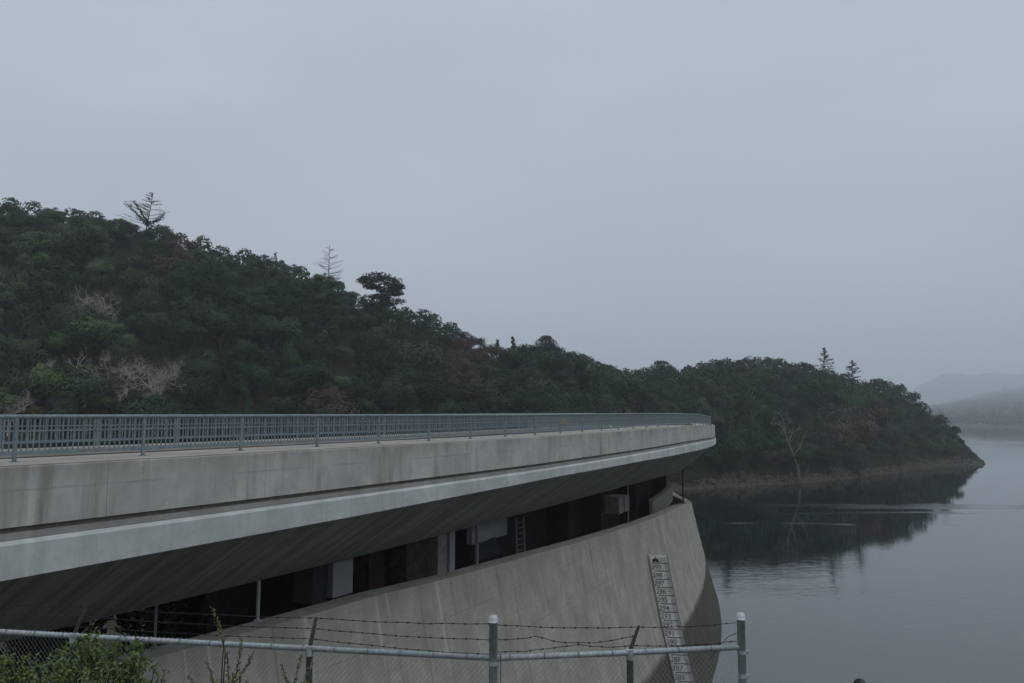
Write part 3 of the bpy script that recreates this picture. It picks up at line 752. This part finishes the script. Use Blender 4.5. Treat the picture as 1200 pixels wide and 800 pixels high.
groups = {('dark', 0): ('dark green rounded broadleaf tree in the dense wood on the left hillside', 'dark trees of the left hillside wood'),
          ('dark', 1): ('dark green rounded broadleaf tree on the wooded headland by the water', 'dark trees of the headland wood'),
          ('olive', 0): ('lighter olive green bushy tree standing out in the left hillside wood', 'olive green trees of the left hillside wood'),
          ('olive', 1): ('lighter olive green bushy tree on the headland by the water', 'olive green trees of the headland wood'),
          ('brown', 0): ('thin brownish grey tree among the green trees of the left hillside', 'brownish trees of the left hillside wood'),
          ('brown', 1): ('thin brownish grey tree among the green trees of the headland', 'brownish trees of the headland wood'),
          ('rust', 0): ('reddish brown tree among the green trees of the left hillside', 'reddish trees of the hillside wood'),
          ('conifer', 0): ('x', 'dark conifers of the left hillside wood'), ('conifer', 1): ('x', 'dark conifers of the headland wood'),
          ('rust', 1): ('reddish brown tree on the headland above the water', 'reddish trees of the headland')}
cand.sort(key=lambda c_: (not c_[0], -c_[1]))
COLS = [(60, 'by the left frame edge'), (140, 'left of the leaning conifer'), (210, 'beneath the leaning conifer'), (290, 'right of the leaning conifer'), (350, 'left of the bare conifer'),
        (415, 'beneath the bare conifer'), (480, 'beneath the flat topped pine'), (545, 'right of the flat topped pine'), (620, 'beneath the tiny skyline conifers'), (700, 'beneath the rounded evergreen'),
        (800, 'behind the bridge tip'), (890, 'just past the bridge tip'), (950, 'around the white bare tree'), (1010, 'beneath the headland conifers'), (1080, 'right of the headland conifers'), (9999, 'toward the headland tip')]
ORD = ['first', 'second', 'third', 'fourth', 'fifth', 'sixth', 'seventh', 'eighth', 'ninth', 'tenth', 'eleventh', 'twelfth', 'thirteenth', 'fourteenth', 'fifteenth', 'sixteenth', 'seventeenth', 'eighteenth', 'nineteenth', 'twentieth', 'twenty-first', 'twenty-second', 'twenty-third', 'twenty-fourth', 'twenty-fifth', 'twenty-sixth', 'twenty-seventh', 'twenty-eighth', 'twenty-ninth', 'thirtieth']
WORD = {'conifer': 'blackish pointed conifer', 'dark': 'dark green tree', 'olive': 'olive green tree', 'brown': 'brownish grey tree', 'rust': 'reddish brown tree'}
bins = {}; cnt = {}; rest = []
for c_ in cand:
    shown, _, kind, X, Y, z, r, px, py, head = c_
    if shown and cnt.get(kind, 0) < 295:
        cnt[kind] = cnt.get(kind, 0)+1; lab, grp = groups[(kind, int(head))]
        t = put_tree(kind, (X, Y, z-.4), r, rr.uniform(0, 6.28), lab, grp, rr.uniform(.75, 1.35) if Y < lerp(RIDGE, px)-48 else rr.uniform(.75, 1.0), rr, Y > lerp(RIDGE, px)-60)
        over = py-lerp(SKY, px); col = next(n for a, n in COLS if px < a)
        if head: band = 'on the headland skyline' if over < 12 else 'on the upper headland' if over < 45 else 'midway up the headland' if over < 85 else 'low on the headland'
        else: band = 'on the hill skyline' if over < 14 else 'on the upper slope' if over < 55 else 'halfway down' if over < 105 else 'on the lower slope' if over < 170 else 'near the railing'
        bins.setdefault((kind, band, col), []).append((px, t))
    else: rest.append(c_)
for (kind, band, col), q in bins.items():
    q.sort(key=lambda e_: e_[0])
    for k, (_, t) in enumerate(q):
        t['label'] = WORD[kind]+' '+band+' '+col+(', '+ORD[min(k, 29)]+' from left' if len(q) > 1 else '')
# trees beyond the count (hidden behind the bridge or over the ridge) as one mass
mb = MB()
for c_ in rest:
    _, _, kind, X, Y, z, r, px, py, head = c_
    for k in range(150):
        d = rdir(rr); d.z = abs(d.z)*1.1-.25
        leaf(mb, Vector((X, Y, z+r*1.0))+d*r*rr.uniform(.7, 1.0), (d+rdir(rr)*.5).normalized(), rr.uniform(.9, 1.7), rr)
tag(mb.build('woodland', M['leaf_dark']), 'dense wood continuing behind the bridge and over the ridge', kind='stuff')
# undergrowth filling the floor of the wood and the shore
mb = MB(); n = 0
while n < 7000:
    X = rr.uniform(-230, 262) if n < 4200 else rr.uniform(60, 262); Y = rr.uniform(190, 460); u = 600+FPX*X/Y
    if u < -60 or u > 1138: continue
    D0, D1 = lerp(SHORE, u), lerp(RIDGE, u)
    if Y < D0+.6 or Y > D1+8: continue
    z = land(X, Y)
    if z < .5: continue
    n += 1; r = rr.uniform(1.1, 3.2)*(1 if z > 4 else .55)*(1 if u < 1080 else .6)
    for k in range(26):
        d = rdir(rr); d.z = abs(d.z); leaf(mb, Vector((X, Y, z))+d*r*rr.uniform(.6, 1.0), (d+rdir(rr)*.5).normalized(), rr.uniform(.35, .75), rr)
tag(mb.build('undergrowth', M['under_leaf']), 'brownish green undergrowth between the trees and above the shore', kind='stuff')
# dry reeds along the cove shore
mb = MB(); n = 0
while n < 1700:
    u = rr.uniform(800, 1120); D0 = lerp(SHORE, u); Y = D0+rr.uniform(.6, 5.5); X = (u-600)/FPX*Y; z = land(X, Y)
    if mnoise.noise(Vector((X*.05, Y*.05, 2)))+rr.uniform(-.3, .3) < (0 if u < 900 else .2): continue
    n += 1; h = rr.uniform(.4, 1.1); a = rr.uniform(0, PI); w = rr.uniform(.10, .3); dx, dy = math.cos(a)*w, math.sin(a)*w; b_ = rr.uniform(-.3, .3)
    mb.face([(X-dx, Y-dy, z-.1), (X+dx, Y+dy, z-.1), (X+dx*.6+b_, Y, z+h), (X-dx*.6+b_, Y, z+h)])
tag(mb.build('shore_grass', M['reed']), 'dry tan grass and reeds along the shore of the cove', kind='stuff')
# far shore wood
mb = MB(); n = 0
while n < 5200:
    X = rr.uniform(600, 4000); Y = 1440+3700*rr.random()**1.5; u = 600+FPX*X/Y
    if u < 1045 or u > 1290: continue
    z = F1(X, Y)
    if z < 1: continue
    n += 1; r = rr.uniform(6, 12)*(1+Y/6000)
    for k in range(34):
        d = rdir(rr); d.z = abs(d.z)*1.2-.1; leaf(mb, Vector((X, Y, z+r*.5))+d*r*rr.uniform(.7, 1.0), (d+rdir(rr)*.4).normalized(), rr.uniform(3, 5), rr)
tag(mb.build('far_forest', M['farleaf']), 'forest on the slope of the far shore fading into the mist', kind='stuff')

# ------------------------------------------------------------------ single trees one can pick out
def grow(mb, p0, d, length, r, depth, rr, spread=.55, curl=.55, droop=0.0):
    pts = [Vector(p0)]; dd = Vector(d).normalized(); rs = [r]; nseg = 5
    for k in range(nseg):
        dd = (dd+rdir(rr)*curl*.8+Vector((0, 0, .06-droop))).normalized(); pts.append(pts[-1]+dd*length/nseg); rs.append(r*(1-.55*(k+1)/nseg))
    mb.tube(pts, rs, 5 if depth > 1 else 3, False)
    if depth <= 0: return
    for k in range(rr.randint(3, 5)):
        j = rr.randint(1, nseg); q = pts[j]; nd = (dd+rdir(rr)*spread*1.6+Vector((0, 0, .2-droop))).normalized()
        grow(mb, q, nd, length*rr.uniform(.5, .78), rs[j]*.72, depth-1, rr, spread, curl, droop)
def ground_at(px, py, dmax=440, D=None):
    if D is None:
        a, b_ = ray(px, py); Y = lerp(SHORE, px)+1
        while Y < dmax and land(a*Y, Y) < b_*Y+E: Y += 1.0
    else: Y = D; a, b_ = ray(px, py)
    X = a*Y; return Vector((X, Y, land(X, Y)))
def bare_tree(px, py, hpx, label, m, seed, spread=.6, name='bare_tree', lean=(0, 0), fwd=7.5, rad=1.6, depth=4):
    q = ground_at(px, py); q.y -= fwd; q.x = ray(px, py)[0]*q.y
    base = Vector((q.x, q.y, land(q.x, q.y))); zt_ = at(px, py-hpx, q.y).z; H = max(3.0, zt_-at(px, py, q.y).z)
    zb_ = at(px, py, q.y).z
    t = thing(name, label, 'tree', (q.x, q.y, min(base.z, zb_)-.2)); r2 = random.Random(seed)
    mb = MB(); mb.tube([(q.x, q.y, min(base.z, zb_)-.5), (q.x+.1, q.y, zb_), (q.x+lean[0]*.2+.2, q.y, zb_+H*.16)], [.30*rad, .26*rad, .21*rad], 6); mb.build('trunk', m, t, sm=True)
    mb = MB(); c0 = Vector((q.x+lean[0]*.2+.2, q.y, zb_+H*.16))
    for k in range(6):
        a = 2*PI*k/6+r2.uniform(-.7, .7); ln = H*r2.uniform(.30, .62)
        grow(mb, c0+Vector((0, 0, -r2.uniform(0, .12)*H)), (math.cos(a)*spread*1.2+lean[0]*.3, math.sin(a)*spread*.6, r2.uniform(.3, 1.0)), ln, .17*rad, depth, r2, spread)
    mb.build('branches', m, t)
bare_tree(110, 378, 44, 'pale bare tree with spreading branches high on the left hillside', M['palebark'], 3, .9)
bare_tree(56, 452, 30, 'low pale bare tree on the left slope, leftmost of the leafless clump', M['palebark'], 5, 1.0)
bare_tree(100, 452, 40, 'bare grey tree between the leftmost one and the tallest of the leafless clump', M['palebark'], 11, .8)
bare_tree(148, 446, 52, 'tallest greyish bare tree in the middle of the leafless clump', M['palebark'], 12, .9)
bare_tree(184, 468, 56, 'broad pale leafless tree at the right of the leafless clump above the railing', M['palebark'], 14, .9)
bare_tree(150, 480, 24, 'low bare grey tree right above the railing under the leafless clump', M['palebark'], 15, 1.0)
bare_tree(11, 488, 32, 'pale bare tree just above the railing at the left edge', M['palebark'], 17, .8)
bare_tree(72, 482, 26, 'dim bare tree with crooked limbs just over the railing', M['greybark'], 19, .8)
bare_tree(222, 440, 30, 'thin grey bare tree right of the leafless clump', M['greybark'], 20, .8)
bare_tree(16, 344, 24, 'grey leafless tree high on the slope at the left edge', M['greybark'], 23)
cb = at(937, 558, 307.5); ct = thing('bare_tree', 'white bare tree with crooked limbs near the headland shore', 'tree', (cb.x, cb.y, land(cb.x, cb.y)-.3))
def crooked(name, pts, r0, r1, D0, D1):
    mb = MB(); n = len(pts)-1; q = [at(a, b_, D0+(D1-D0)*k/n) for k, (a, b_) in enumerate(pts)]
    mb.tube(q, [r0+(r1-r0)*k/n for k in range(n+1)], 6); r2 = random.Random(int(pts[-1][0]))
    for k in range(1, n+1):
        for e in range(3): grow(mb, q[k], rdir(r2)+Vector((0, -.2, .3)), r2.uniform(1.2, 2.6), .09, 1, r2, .8)
    return mb.build(name, M['whitebark'], ct)
crooked('trunk', [(937, 560), (935, 546), (930, 533), (924, 518), (919, 504)], .42, .27, 307, 301)
for pts in ([(919, 504), (913, 497), (904, 494)], [(919, 504), (918, 491), (911, 483)], [(924, 518), (928, 507), (935, 502)], [(919, 504), (925, 494), (921, 485)], [(930, 533), (938, 522), (943, 509)]):
    crooked('branch', pts, .24, .08, 301, 299.5)
bare_tree(960, 534, 24, 'small grey bare tree beside the white crooked one on the headland', M['greybark'], 33, .7, fwd=5)
bare_tree(1008, 552, 30, 'grey leafless shrub tree at the foot of the headland', M['greybark'], 37, .7, fwd=6)
bare_tree(1100, 505, 26, 'dim leafless tree on the dry slope at the headland tip', M['greybark'], 41, .6, fwd=5)

def dead_conifer(px, py0, py1, D, label, m, seed, lean=0., oneside=0., n=24, needles=.0, wid=.30, name='dead_conifer', r0=.28, limbs=()):
    b0 = at(px, py0, D); t0 = at(px+lean, py1, D); g = land(b0.x, b0.y); H = (t0-b0).length; r2 = random.Random(seed)
    t = thing(name, label, 'tree', (b0.x, b0.y, min(g, b0.z)))
    mb = MB(); mb.tube([(b0.x, b0.y, min(g, b0.z)-.5), b0, b0.lerp(t0, .5), t0], [r0*1.1, r0, r0*.6, .04], 7); mb.build('trunk', m, t, sm=True)
    mb = MB(); nd = MB()
    for k in range(n):
        f_ = .06+.9*k/n; q = b0.lerp(t0, f_); ln = H*wid*(1.15-f_)*r2.uniform(.55, 1.2); a = r2.uniform(0, 2*PI)
        d = Vector((math.cos(a), math.sin(a)*.8, r2.uniform(-.1, .30)))
        if oneside and r2.random() < abs(oneside): d.x = -abs(d.x)*1.4 if oneside < 0 else abs(d.x)*1.4; d.z += .35
        pts = [q, q+d*ln*.5, q+d*ln+Vector((0, 0, ln*.08))]; mb.tube(pts, [.12, .085, .03], 4, False)
        for j in range(5):
            q2 = pts[0].lerp(pts[2], r2.uniform(.3, .95)); e = q2+(d+rdir(r2)*.7)*ln*.25; mb.tube([q2, e], [.05, .02], 3, False)
        for j in range(int(needles*16)):
            q2 = pts[0].lerp(pts[2], r2.uniform(.25, 1.05))+rdir(r2)*.25; leaf(nd, q2, (Vector((0, 0, 1))+rdir(r2)*.6).normalized(), r2.uniform(.5, 1.0), r2, .5)
    for limb in limbs:
        pts = [at(a, b_, D) for a, b_ in limb]; mb.tube(pts, [.30]*(len(pts)-1)+[.06], 5, False)
        for j in range(170):
            k2 = r2.randrange(len(pts)-1); q2 = pts[k2].lerp(pts[k2+1], r2.random())+rdir(r2)*.75; leaf(nd, q2, rdir(r2), r2.uniform(.5, 1.1), r2, .5)
    mb.build('branches', m, t)
    if needles: nd.build('needles', M['needle'], t)
dead_conifer(171, 272, 225, 334, 'windswept half dead conifer leaning left on the hill crest', M['bark'], 4, 9, -.72, 40, .8, .55, limbs=(((173, 264), (160, 251), (147, 238)), ((173, 264), (184, 259), (193, 250)), ((174, 262), (166, 250), (158, 237))))
dead_conifer(385, 335, 287, 332, 'tall bare grey conifer on the skyline left of the flat topped pine', M['greybark'], 8, 1, 0, 34, 0, .50, r0=.26)
dead_conifer(325, 312, 295, 332, 'small ragged snag on the skyline between the two dead conifers', M['greybark'], 9, -2, -.3, 14, .6, .5)
def fir(px, py0, py1, D, label, seed, wid=.30, gap=0.0):
    b0 = at(px, py0, D); t0 = at(px+1, py1, D); g = land(b0.x, b0.y); H = t0.z-b0.z; r2 = random.Random(seed)
    t = thing('conifer', label, 'tree', (b0.x, b0.y, min(g, b0.z)))
    mb = MB(); mb.tube([(b0.x, b0.y, min(g, b0.z)-.5), b0, t0], [.35, .3, .05], 7); mb.build('trunk', M['bark'], t, sm=True)
    mb = MB(); n = 46
    for k in range(n):
        f_ = .04+.95*k/n
        if r2.random() < gap: continue
        q = b0.lerp(t0, f_); ln = H*wid*(1.08-f_)*r2.uniform(.5, 1.25)
        a = r2.uniform(0, 2*PI); d = Vector((math.cos(a), math.sin(a), -.10))
        for j in range(34):
            s_ = r2.uniform(.05, 1); c0 = q+d*ln*s_+Vector((0, 0, .18*ln*s_*s_))+rdir(r2)*.28
            leaf(mb, c0, (Vector((0, 0, 1))+rdir(r2)*.55).normalized(), r2.uniform(.6, 1.25), r2, .6)
    mb.build('crown', M['needle'], t)
fir(965, 444, 406, 436, 'taller pointed conifer on the headland skyline', 5, .52, .10)
fir(998, 456, 421, 438, 'shorter dense conifer right of the taller one on the headland skyline', 6, .56, .05)
fir(600, 420, 394, 392, 'small pointed conifer on the skyline dip of the left hill', 7, .36, .1)
fir(582, 416, 398, 392, 'tiny conifer on the skyline beside a slightly larger one', 12, .36, .1)
# flat topped tree on the skyline
def flat_pine(px, py0, py1, D, label, seed):
    b0 = at(px, py0, D); t0 = at(px-4, py1, D); g = land(b0.x, b0.y); H = t0.z-b0.z; r2 = random.Random(seed); s_ = D/FPX
    t = thing('flat_topped_pine', label, 'tree', (b0.x, b0.y, min(g, b0.z)))
    mb = MB(); mb.tube([(b0.x, b0.y, min(g, b0.z)-1), b0, b0.lerp(t0, .5)+Vector((.6, 0, 0)), b0.lerp(t0, .92)], [.5, .42, .3, .1], 8)
    pads = [(-17, 9, 11, 4), (-6, 4, 16, 5), (9, 9, 14, 5), (17, 15, 9, 4), (-10, 16, 10, 3), (6, 19, 12, 4), (17, 24, 9, 3), (-2, 27, 12, 3), (10, 32, 16, 4), (-8, 36, 12, 4)]
    cr_ = MB()
    for (dx, dyy, w, h) in pads:
        c0 = Vector((b0.x+dx*s_, b0.y+r2.uniform(-3, 3), at(px, py1+dyy, D).z)); st_ = Vector((b0.x+.3, b0.y, c0.z-3.0))
        mb.tube([st_, st_.lerp(c0, .6), c0], [.16, .10, .03], 5, False)
        for k in range(620):
            d = rdir(r2)*r2.uniform(.2, 1.08)**.6; leaf(cr_, c0+Vector((d.x*w*1.15*s_, d.y*w*s_, d.z*h*1.15*s_)), (Vector((0, 0, 1))+rdir(r2)*.9).normalized(), r2.uniform(.6, 1.2), r2)
    mb.build('trunk', M['bark'], t, sm=True); cr_.build('crown', M['needle'], t)
flat_pine(447, 366, 321, 318, 'dark flat topped pine rising above the hill skyline', 3)
def dark_cypress(px, py0, py1, D, w, label, seed):
    b0 = at(px, py0, D); t0 = at(px, py1, D); g = land(b0.x, b0.y); r2 = random.Random(seed)
    t = thing('dense_evergreen', label, 'tree', (b0.x, b0.y, min(g, b0.z))); H = t0.z-min(g, b0.z)
    mb = MB(); mb.tube([(b0.x, b0.y, min(g, b0.z)-.5), (b0.x, b0.y, t0.z-1)], [.45, .08], 7); mb.build('trunk', M['bark'], t)
    mb = MB(); s_ = D/FPX*w
    for k in range(2600):
        f_ = r2.random(); d = rdir(r2); rad = s_*(.55+.55*math.sin(f_*PI)*(1-.3*f_))*r2.uniform(.75, 1.05)*(1 if f_ < .75 else (1.35-f_)*1.65)
        leaf(mb, Vector((b0.x+d.x*rad, b0.y+d.y*rad, t0.z-(1-f_)*H*.9)), (Vector((d.x, d.y, .5))+rdir(r2)*.5).normalized(), r2.uniform(.5, 1.05), r2)
    mb.build('crown', M['needle'], t)
dark_cypress(502, 450, 372, 300, 22, 'very dark dense evergreen below the skyline right of the flat topped pine', 2)
dark_cypress(640, 425, 394, 380, 17, 'dark rounded evergreen bulging above the skyline at the foot of the left hill', 4)
dark_cypress(775, 450, 422, 380, 22, 'rounded dark evergreen on the skyline behind the bridge tip', 8)

# ------------------------------------------------------------------ shore rocks and buoy
import bmesh
def rock(px, py, size, label, seed, D=None):
    q = on_level(px, py, -E) if D is None else at(px, py, D)
    bm = bmesh.new(); bmesh.ops.create_icosphere(bm, subdivisions=2, radius=1)
    for v in bm.verts: v.co *= .8+.45*mnoise.noise(v.co*1.3+Vector((seed, 0, 0)))+.15*mnoise.noise(v.co*4+Vector((seed, 3, 0))); v.co.z *= .55; v.co *= size
    me = bpy.data.meshes.new('rock'); bm.to_mesh(me); bm.free(); me.materials.append(M['rock'])
    o = bpy.data.objects.new('rock', me); link(o); o.location = (q.x, q.y, size*.12); tag(o, label, 'rock'); return o
rock(1143, 540, 2.6, 'larger brown rock at the very tip of the headland', 1)
rock(1151, 540, 1.3, 'small dark rock standing in the water off the headland tip', 2)
rock(1132, 541.5, 2.2, 'brown rock against the bank just inside the headland tip', 3)
rock(1060, 551, 2.4, 'brown boulder at the little point between cove and headland', 4)
rock(1042, 553, 2.0, 'boulder on the shore left of the little point', 5)
rock(1000, 557, 1.4, 'pale boulder at the water edge of the cove', 6)
rock(955, 562, 1.6, 'flat boulder on the cove shore below the white bare tree', 7)
rock(890, 566, 1.4, 'dark boulder on the cove shore nearest the dam', 8)
mb = MB(); n = 0
while n < 2200:
    u = rr.uniform(815, 1146); D0 = lerp(SHORE, u); Y = D0+rr.uniform(-6, 8); X = (u-600)/FPX*Y; z = land(X, Y)
    if z < -.3 or z > 3: continue
    n += 1; r = rr.uniform(.2, .8)*rr.uniform(.5, 1.5); c0 = Vector((X, Y, z)); pts = [c0+Vector((math.cos(a)*r*rr.uniform(.7, 1.2), math.sin(a)*r*rr.uniform(.7, 1.2), -.1)) for a in (0, 1.2, 2.5, 3.8, 5)]
    tp = c0+Vector((0, 0, r*rr.uniform(.5, .9)))
    for k in range(5): mb.face([pts[k], pts[(k+1) % 5], tp])
tag(mb.build('shore_stones', M['rock']), 'loose stones along the bare strip of shore', kind='stuff')
q = on_level(1008, 806, -E)
by = thing('buoy', 'dark round topped buoy at the bottom edge of the picture', 'buoy', (q.x, q.y, 0))
mb = MB(); mb.tube([q+Vector((0, 0, z_)) for z_ in (-.4, .3, .62, .85, .95)], [.60, .64, .56, .34, .06], 18); mb.build('float', M['buoy'], by, sm=True)
mb = MB(); mb.tube([q+Vector((0, 0, .22)), q+Vector((0, 0, .34))], .68, 18); mb.build('ring', M['galv'], by, sm=True)

# ------------------------------------------------------------------ bushes in front of the fence and under the bridge
def shrub(x, y, top, w, n, ls, m, label, seed, stems=9, name='shrub'):
    g = bank(x, y); t = thing(name, label, 'shrub', (x, y, g)); r2 = random.Random(seed); H = top-g
    sb = MB(); lf = MB(); tips = []
    for k in range(stems):
        a = r2.uniform(0, 2*PI); rr_ = w*math.sqrt(r2.random()); e = Vector((x+rr_*math.cos(a), y+rr_*math.sin(a)*.7, g+H*(1-r2.random()**1.6*.20-.10*(rr_/w)**2)))
        m1 = Vector((x, y, g)).lerp(e, .5)+rdir(r2)*.08*H; p0 = Vector((x+.05*math.cos(a), y+.05*math.sin(a), g-.05))
        sb.tube([p0, m1, e], [.016, .010, .004], 5, False); tips.append((p0, m1, e))
    for k in range(n):
        p0, m1, e = r2.choice(tips); f_ = 1.02-.95*r2.random()**1.8; q = (p0.lerp(m1, f_*2) if f_ < .5 else m1.lerp(e, f_*2-1))
        q = q+rdir(r2)*r2.uniform(.01, .18)*(1.5-f_)*(1 if H < 3.5 else 3)
        leaf(lf, q, (Vector((0, 0, .8))+rdir(r2)).normalized(), ls*r2.uniform(.6, 1.4), r2, .55)
    sb.build('stems', M['bark'], t); lf.build('leaves', m, t)
def px_at(px, Y): return ray(px, 700)[0]*Y
def ztop(px, py, Y): return at(px, py, Y).z
for px, py, Y, w, n, lab, sd_ in ((20, 772, 8.6, .55, 2600, 'leafy green bush at the bottom left corner before the fence', 1),
                                  (62, 768, 8.9, .5, 2200, 'green bush between the corner bush and the fence post', 2),
                                  (118, 742, 9.1, .55, 3400, 'tallest dense green bush rising over the fence rail near the left post', 3),
                                  (150, 768, 8.8, .45, 1800, 'lower green bush right of the tall one below the fence rail', 4)):
    shrub(px_at(px, Y), Y, ztop(px, py, Y), w, int(n*2.6), .046, M['bush'], lab, sd_, 46)
def sprig(px, Y, spec, label, seed, m='sprig', lsz=.030):
    r2 = random.Random(seed); x = px_at(px, Y); g = bank(x, Y); t = thing('sprig', label, 'plant', (x, Y, g)); sb = MB(); lf = MB()
    for (tx, ty, bx, by_) in spec:
        e = at(tx, ty, Y+r2.uniform(-.15, .15)); b0 = at(bx, by_, Y); root = Vector((x, Y, g))
        mid = b0.lerp(e, .5)+rdir(r2)*.02; path = [root, b0, mid, e]; sb.tube(path, [.012, .007, .005, .003], 5, False)
        Ls = (e-b0).length; k = 0.0
        while k < 1.0:
            q = (b0.lerp(mid, k*2) if k < .5 else mid.lerp(e, k*2-1)); k += .008/Ls
            a = r2.uniform(0, 2*PI); o_ = Vector((math.cos(a), math.sin(a), .35))*r2.uniform(.008, .030)
            leaf(lf, q+o_, (o_.normalized()+rdir(r2)*.7).normalized(), lsz*r2.uniform(.6, 1.25), r2, .6)
    sb.build('stems', M['bark'], t); lf.build('leaves', M[m], t)
for px, py, Y, w, n, lab, sd_ in ((273, 786, 8.85, .22, 900, 'low leafy clump at the foot of the tall thin sprig', 11), (350, 796, 8.9, .18, 600, 'low leafy clump at the foot of the second fence post', 12)):
    shrub(px_at(px, Y), Y, ztop(px, py, Y), w, n, .044, M['bush'], lab, sd_, 16)
sprig(258, 8.8, [(248, 710, 262, 752), (257, 728, 264, 765)], 'tall thin yellowish sprig reaching above the fence rail', 1)
sprig(275, 8.8, [(283, 748, 275, 800), (297, 764, 281, 792), (266, 762, 268, 800), (242, 775, 252, 805), (222, 792, 232, 815), (290, 796, 282, 815)], 'spray of thin leafy twigs before the fence beside the tall sprig', 2, 'bush', .044)
sprig(345, 8.8, [(354, 766, 346, 800), (330, 778, 340, 806), (366, 775, 356, 800)], 'small forked leafy twig in front of the second fence post', 3, 'bush', .042)
for k, (s, i, top, w, sd_) in enumerate(((3, 11.2, -5.4, 3.0, 5), (8, 11.6, -5.6, 3.0, 6), (13.5, 11.8, -5.6, 3.0, 7), (-1, 12.5, -5.0, 3.2, 8), (17, 13.5, -5.0, 3.4, 9), (6, 15, -4.5, 3.4, 10), (-4.5, 11, -5.4, 3.0, 11), (.5, 11, -5.4, 2.6, 12))):
    q = P(s, i, 0); shrub(q.x, q.y, top+E, w, 12000, .34, M['leaf_dark'], ('dark green bush in the gap under the bridge nearest the camera', 'dark green bush in the gap behind the slim crest post', 'dark green bush in the gap left of the black opening', 'dark bush under the bridge partly behind the left fence arm', 'dark bush behind the black opening at the edge of the gap', 'tall dark bush behind the others in the gap under the bridge', 'dark bush under the bridge left of the left fence arm', 'dark bush under the bridge right above the left fence post')[k], sd_, 22)

# ------------------------------------------------------------------ haze
hm = bpy.data.materials.new('haze'); hm.use_nodes = True; HN = hm.node_tree.nodes
HN.remove(HN['Principled BSDF']); pv = HN.new('ShaderNodeVolumePrincipled'); pv.inputs['Density'].default_value = HAZE_DENSITY
pv.inputs['Color'].default_value = (.90, .96, 1, 1); pv.inputs['Anisotropy'].default_value = 0.0
hm.node_tree.links.new(pv.outputs[0], HN['Material Output'].inputs['Volume'])
mb = MB(); mb.box((0, 5600, 282), 22000, 12200, 596)
tag(mb.build('haze', hm), 'thin grey mist filling the valley', kind='stuff')
